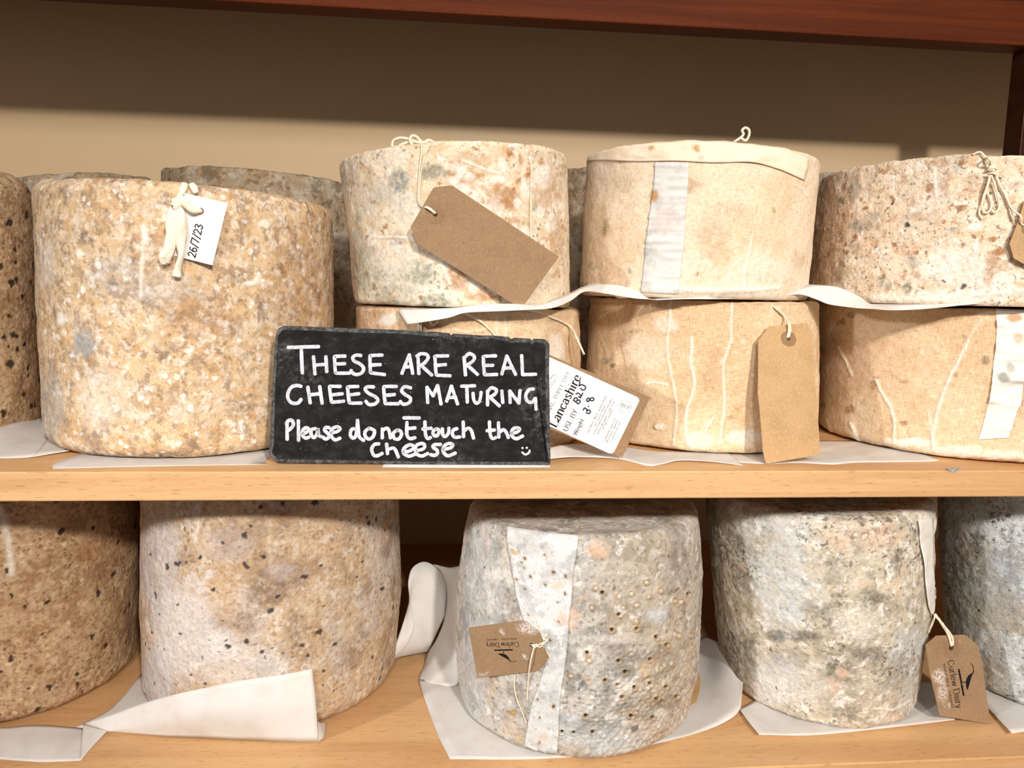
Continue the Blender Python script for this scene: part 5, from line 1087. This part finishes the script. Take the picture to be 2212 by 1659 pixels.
# dated white tag on the big golden cheese
fB = card('paper_tag', [(399, 417), (492, 438.6), (459, 573), (373.5, 552)], (433, 456, 7.4), [(399, 417, .0322), (492, 438, .0318), (430, 560, .0318)], M['whitecard'],
          'small white card tag dated 26/7/23 on the big golden cheese', 'tag', thick=.0004)
zb = lambda x, y: (320+x/6.91, 380+y/6.91)
write(fB, '26/7/23', *zb(700, 1228), *zb(822, 735), zb(600, 1200), 'printed_date', M['ink'], fB.root, fB.org, .00015, weight=.1, serif=False, track=.0)
yb_ = lambda x, y, Y=.0285: atY(*zb(x, y), Y)
tubes('cotton_strip', [[yb_(545, 120, .0375), yb_(530, 180, .034), yb_(500, 250, .0325), yb_(450, 320, .031)], [yb_(650, 130, .0375), yb_(690, 190, .0345), yb_(715, 260, .0335)],
                       [yb_(440, 340, .029), yb_(480, 350, .0265), yb_(560, 420, .0275), yb_(660, 510, .0285), yb_(750, 510, .0300), yb_(785, 525, .034)], [yb_(470, 330, .0275), yb_(560, 400, .0265), yb_(650, 480, .0275), yb_(735, 490, .0295)],
                       [yb_(400, 350, .0275), yb_(425, 400, .0255), yb_(400, 450, .0265), yb_(440, 380, .0255)], [yb_(400, 440, .028), yb_(345, 560, .0265), yb_(320, 720, .0255), yb_(340, 880, .0255), yb_(300, 1080, .0255), yb_(230, 1200, .0258), yb_(250, 1320, .0265)],
                       [yb_(420, 450, .0275), yb_(400, 600, .0265), yb_(390, 800, .026), yb_(350, 1000, .0262), yb_(310, 1180, .0265), yb_(290, 1300, .027)], [yb_(410, 440, .0275), yb_(480, 560, .0258), yb_(510, 750, .0252), yb_(490, 980, .0255), yb_(490, 1200, .0262), yb_(440, 1400, .0275), yb_(425, 1500, .028)],
                       [yb_(390, 440, .027), yb_(440, 600, .026), yb_(460, 850, .0258), yb_(475, 1060, .0262), yb_(480, 1200, .0268)]],
      .0021, M['cotton'], fB.root, n=8, org=fB.org, twist=120.0, sides=10, tapers=[[1, 1.2, 1.2, 1], [1, 1.2, 1], [1, 1.5, 1.7, 1.6, 1.2, .7], [.8, 1.2, 1.1, .7], [1.2, 1.7, 1.7, 1.2], [1, 1.5, 1.7, 1.5, 1.7, 2, 1.2], [1, 1.4, 1.5, 1.4, 1.7, 1.1], [1, 1.6, 1.9, 1.4, 1.2, 1, 1.4], [1, 1.5, 1.6, 1.1, .8]])
# looped twine and half-seen tag on the furry cheese
fH = card('luggage_tag', [(2212, 436), (2202, 472), (2181, 526), (2190, 558), (2240, 585), (2330, 520), (2290, 400), (2225, 425)], (2226, 492, 4.6), [(2212, 440, .008), (2185, 530, .006), (2240, 560, .0035)], M['kraft_light'],
          'kraft tag cut off by the right edge, tied to the furry white cheese', 'tag', holer=19)
zh = lambda x, y: (2080+x/5.72, 310+y/5.72)
on_h = lambda x, y, o: on(Hc, *zh(x, y), o)
hH = atY(2226, 490, .006)
tubes('string', [[on_h(90, 120, .001), on_h(180, 115, .0025), on_h(270, 200, .003), on_h(325, 300, .004), on_h(330, 350, .005)], [on_h(110, 150, .001), on_h(200, 150, .003), on_h(300, 260, .004), on_h(320, 350, .005)],
                 [on_h(310, 400, .005), on_h(270, 560, .004), on_h(215, 760, .003), on_h(250, 860, .003), on_h(310, 850, .003), on_h(335, 760, .003), on_h(310, 640, .0025), on_h(290, 600, .002)],
                 [on_h(330, 400, .005), on_h(380, 540, .004), on_h(430, 700, .003), on_h(425, 810, .003), on_h(375, 860, .003), on_h(340, 820, .0025)], [on_h(320, 400, .005), on_h(280, 600, .0025), on_h(190, 840, .002), on_h(230, 940, .002)],
                 [on_h(380, 350, .004), on_h(420, 470, .003), on_h(520, 680, .003), on_h(580, 830, .004), on_h(640, 950, .009), xyz(hH, -.008, .0, .002), hH],
                 [on_h(370, 370, .003), on_h(440, 540, .002), on_h(540, 760, .002), on_h(600, 960, .003)], [on_h(275, 345, .005), on_h(330, 360, .0068), on_h(380, 350, .005)], [on_h(280, 395, .005), on_h(330, 385, .0068), on_h(375, 395, .005)]],
      .00085, M['twine'], fH.root, org=fH.org)
# curlew logo shared by the two dairy tags: local axes (x along the writing, y up), in glyph heights
def logo(fl, org_px, xdir_px, up_px, width_px, parent, org, sub='WENSLEYDALE * YORKSHIRE'):
    a = fl.uv(*org_px); xd = fl.uv(*xdir_px)-a; xd /= np.linalg.norm(xd); yd = fl.uv(*up_px)-a; yd -= xd*(yd@xd); yd /= np.linalg.norm(yd)
    Wd = width_px*np.linalg.norm(fl.uv(org_px[0]+1, org_px[1])-a)
    tot = sum(GL[c][0]+.01 for c in 'Curlew Dairy'); size = Wd/tot
    hb = (lambda q: fl.bend(q) if fl.bend else 0)
    st, _ = text_strokes('Curlew Dairy', a, xd, yd*1.05, size, True, .01); ribbons(fl, st, size*.085, .00015, 'printed_name', M['ink'], parent, org, caps=False, nib=(.4, yd))
    t2 = sum(GL[c][0]+.12 for c in sub); s2 = Wd*.93/t2
    st, _ = text_strokes(sub, a+xd*Wd*.03-yd*size*.62, xd, yd, s2, False, .12); ribbons(fl, st, s2*.11, .00015, 'printed_place', M['ink'], parent, org, caps=False)
    def pl(pts): return [fl.P(a+xd*Wd*x+yd*Wd*y, .00016)-org for x, y in pts]
    bird = [(.66, .31), (.69, .325), (.60, .385), (.52, .43), (.45, .475), (.415, .50), (.385, .535), (.355, .555), (.335, .548), (.345, .53), (.372, .512), (.385, .47), (.40, .415), (.45, .355), (.53, .318), (.60, .31)]
    bill = [(.345, .553), (.30, .565), (.24, .558), (.19, .535), (.165, .515), (.17, .512), (.20, .525), (.25, .545), (.30, .55), (.345, .535)]
    leg = [(.505, .32), (.525, .32), (.522, .235), (.505, .235)]
    gx = np.linspace(.22, .78, 24); rr = random.Random(8)
    ground = [(x, .195+rr.uniform(-.004, .004)) for x in gx]+[(x, .232+rr.uniform(-.008, .012)) for x in gx[::-1]]
    V = []; Fc = []
    for s_ in (bird, bill, leg, ground):
        b = len(V); V += pl(s_); Fc.append(tuple(range(b, b+len(s_))))
    link('printed_curlew', mesh('curlew', V, Fc), M['ink'], parent)
z3 = lambda x, y: (980+x/8.848, 1320+y/8.848)
fL3 = card('luggage_tag', [z3(285, 318), z3(1330, 180), z3(1640, 430), z3(1700, 590), z3(1810, 890), z3(1740, 1040), z3(1610, 1145), z3(450, 1275)], z3(1480, 650)+(5.0,), [z3(300, 330)+(.046,), z3(1700, 600)+(.0155,), z3(460, 1260)+(.043,)], M['kraft'],
           'brown kraft tag printed upside down with a curlew, on the pierced cheese', 'tag', smear=[z3(1420, 330)+(26, 14, .9), z3(910, 400)+(4, 7, 1), z3(1380, 880)+(6, 5, 1), z3(530, 1220)+(5, 5, .9), z3(620, 1170)+(2, 4, .9)])
logo(fL3, z3(1238, 590), z3(600, 612), z3(1250, 800), 72.5, fL3.root, fL3.org)
o3 = lambda x, y, o: on(L3, *z3(x, y), o)
h3 = atPlane(*z3(1500, 640), fL3.p0, fL3.n)+fL3.n*.0012
tubes('string', [[o3(1560, 60, .0006), o3(1620, 240, .0012), o3(1700, 460, .002), o3(1740, 530, .003)], [o3(1720, 520, .002), o3(1790, 440, .002), o3(1770, 430, .0025), o3(1730, 500, .003), o3(1800, 530, .003), o3(1740, 570, .0035)],
                 [h3, xyz(h3, .004, -.0012, .001), o3(1640, 620, .004), o3(1740, 560, .003)], [xyz(h3, .0005, 0, -.001), xyz(h3, .005, -.001, -.0008), o3(1690, 640, .004), o3(1770, 550, .003)], [o3(1730, 640, .003), o3(1790, 760, .002), o3(1870, 930, .001)],
                 [xyz(h3, .003, -.0014, -.001), atPlane(*z3(1540, 720), fL3.p0, fL3.n)+fL3.n*.002, atPlane(*z3(1480, 1000), fL3.p0, fL3.n)+fL3.n*.003, o3(1440, 1300, .0018), o3(1420, 1560, .001), o3(1410, 1700, .0008)],
                 [o3(1190, 1210, .0012), o3(1170, 1360, .0012), o3(1180, 1500, .001), o3(1230, 1700, .001), o3(1330, 1950, .0008), o3(1400, 2150, .0006)]], .00062, M['twine'], fL3.root, org=fL3.org)
z4 = lambda x, y: (1960+x/6.145, 1330+y/6.145)
fL4 = card('luggage_tag', [z4(385, 265), z4(765, 252), z4(938, 390), z4(1000, 680), z4(1105, 1440), z4(430, 1325), z4(300, 770), z4(240, 390)], z4(583, 424)+(5.4,), [z4(385, 265)+(.058,), z4(938, 390)+(.060,), z4(700, 1370)+(.046,)], M['kraft'],
           'brown kraft tag printed with a curlew, dangling between the two right-hand grey cheeses', 'tag', holer=19, smear=[z4(420, 800)+(16, 14, 1), z4(470, 1010)+(12, 26, .7), z4(640, 370)+(9, 8, .5), z4(540, 1180)+(9, 6, .6)])
logo(fL4, z4(535, 600), z4(640, 1150), z4(700, 570), 92, fL4.root, fL4.org)
h4 = atPlane(*z4(575, 400), fL4.p0, fL4.n)+fL4.n*.001
s4b = on(L4, 2008, 1325, .004)
tubes('string', [[s4b, s4b*.6+h4*.4+np.array([.001, 0, .002]), s4b*.25+h4*.75+np.array([.001, 0, .003]), h4], [xyz(s4b, .0005, 0, .0004), s4b*.55+h4*.45+np.array([.002, -.001, .002]), s4b*.2+h4*.8+np.array([.003, -.001, .003]), xyz(h4, .0012, 0, .0006)],
                 [xyz(s4b, .001, 0, -.001), s4b*.7+h4*.3+np.array([-.006, .006, -.012])]], .0010, M['twine'], fL4.root, org=fL4.org)

# ------------------------------------------------------------------ cloth and twine that belong to the cheeses
cloth_part(Fc, 'muslin_strip', [(1415, 350), (1412, 400), (1405, 450), (1396, 520), (1388, 600), (1385, 632)], [(1488, 352), (1486, 400), (1482, 450), (1478, 520), (1470, 590), (1464, 636)], M['cloth_grey'], nr=80, nc=24, wr=.0012, wscale=(30, 30, 300), label='whiter grey muslin strip',
           marks=[('spot', 'R', 1414, 424, 13, 15, .9, 0), ('spot', 'g', 1440, 475, 30, 34, .2, 0)])
cloth_part(Fc, 'muslin_collar', [(1268, 336), (1300, 320), (1380, 312), (1460, 307), (1540, 306), (1620, 314), (1700, 326), (1745, 345)], [(1267, 348), (1300, 346), (1380, 349), (1460, 348), (1540, 352), (1620, 351), (1680, 366), (1736, 390)], M['cloth_cream'], nr=90, nc=14, off=.0009, wr=.0012, wscale=(60, 60, 160), label='cream collar with a loose folded edge',
           marks=[('spot', 'R', 1410, 322, 8, 8, .8, 0), ('spot', 'R', 1505, 320, 10, 7, .9, 0), ('spot', 'G', 1512, 340, 8, 6, .5, 0)])
tubes('twine_loop', [[atY(1578, 312, .085), atY(1590, 304, .08), atY(1600, 297, .08), atY(1606, 290, .08), atY(1603, 282, .08), atY(1610, 276, .08), atY(1618, 281, .08), atY(1618, 292, .08), atY(1612, 303, .08), atY(1606, 302, .08), atY(1600, 297, .08)]], .0011, M['twine'], Fc.o, org=Fc.c)
cloth_part(I, 'muslin_strip', [(2150, 660), (2152, 720), (2146, 780), (2138, 850), (2122, 920), (2112, 950)], [(2212, 664), (2214, 720), (2212, 780), (2208, 850), (2192, 900), (2178, 946)], M['cloth_white'], nr=90, nc=30, wr=.0034, wscale=(26, 26, 150), label='white gathered muslin strip',
           marks=[('spot', 'R', 2190, 686, 18, 12, .8, 0), ('spot', 'G', 2165, 815, 14, 12, .9, 0), ('spot', 'G', 2182, 795, 10, 12, .6, 0), ('spot', 'R', 2196, 728, 12, 14, .5, 0)])
cloth_part(L3, 'muslin_strip', [(1096, 1134), (1096, 1175), (1103, 1210), (1112, 1265), (1122, 1310), (1134, 1345), (1158, 1385), (1178, 1420), (1168, 1470), (1150, 1520), (1138, 1580), (1134, 1612)], [(1250, 1154), (1246, 1190), (1239, 1235), (1235, 1290), (1229, 1340), (1226, 1390), (1220, 1440), (1212, 1490), (1208, 1540), (1206, 1590), (1203, 1634), (1202, 1638)], M['cloth_mottled'], nr=130, nc=34, off=.0008, wr=.0007, wscale=(50, 50, 120), label='whiter cloth strip running down the front',
           marks=[('hole',)+(1050+x/5.531, 1100+y/5.531)+(r_,) for x, y, r_ in ((710, 545, 3.6), (470, 585, 3), (430, 640, 2.4), (470, 690, 3), (808, 752, 4), (950, 800, 4), (540, 800, 3.4), (368, 832, 3.2), (720, 893, 3.2), (465, 943, 2.6), (942, 1003, 3.6), (512, 1258, 2.2), (865, 1345, 3.2), (770, 1560, 3.2))] +
                 [('hole', 1162, 1509, 2.8), ('hole', 1196, 1525, 4), ('hole', 1166, 1549, 2.6), ('hole', 1166, 1603, 2.8), ('spot', 'g', 1205, 1265, 16, 14, .6, .0003), ('spot', 'g', 1215, 1335, 14, 18, .6, 0), ('spot', 'R', 1112, 1192, 7, 6, .7, 0), ('spot', 'G', 1172, 1182, 5, 4, .7, 0), ('spot', 'G', 1130, 1250, 10, 8, .4, 0), ('spot', 'G', 1178, 1258, 10, 8, .5, 0), ('spot', 'G', 1172, 1500, 12, 8, .5, 0), ('spot', 'g', 1175, 1590, 10, 8, .6, 0), ('hole', 1204, 1300, 2)])
cloth_part(L4, 'muslin_fold', [(1978, 1122), (1982, 1150), (1988, 1200), (1992, 1235), (1995, 1270), (2000, 1305), (2008, 1326)], [(2012, 1118), (2013, 1150), (2014, 1200), (2015, 1240), (2016, 1280), (2017, 1310), (2013, 1326)], M['cloth_white'], nr=60, nc=10, off=.0016, wr=.0016, wscale=(60, 60, 40), label='white loose cloth fold')
tubes('twine', [[on(E, 997, 676, .001), on(E, 1020, 685, .0016), on(E, 1045, 700, .0018), on(E, 1070, 725, .0014), on(E, 1080, 745, .0012)], [on(E, 1005, 677, .0012), on(E, 1030, 688, .0018), on(E, 1055, 707, .0016)],
                [on(E, 1105, 671, .001), on(E, 1150, 674, .0012), on(E, 1195, 688, .0016), on(E, 1225, 706, .003), atY(1246, 730, .075), atY(1262, 766, .072)],
                [on(E, 906, 690, .001), on(E, 906, 715, .001), on(E, 906, 740, .001)], [on(E, 911, 690, .001), on(E, 911, 715, .001), on(E, 911, 740, .001)], [on(E, 928, 690, .001), on(E, 936, 703, .0012), on(E, 948, 694, .001)]], .0009, M['twine'], E.o, org=E.c)
tubes('twine', [[on(D, 1178, 312, .0012), on(D, 1160, 325, .001), on(D, 1148, 345, .001), on(D, 1146, 400, .0008), on(D, 1145, 520, .0008)]], .0005, M['twine'], D.o, org=D.c)
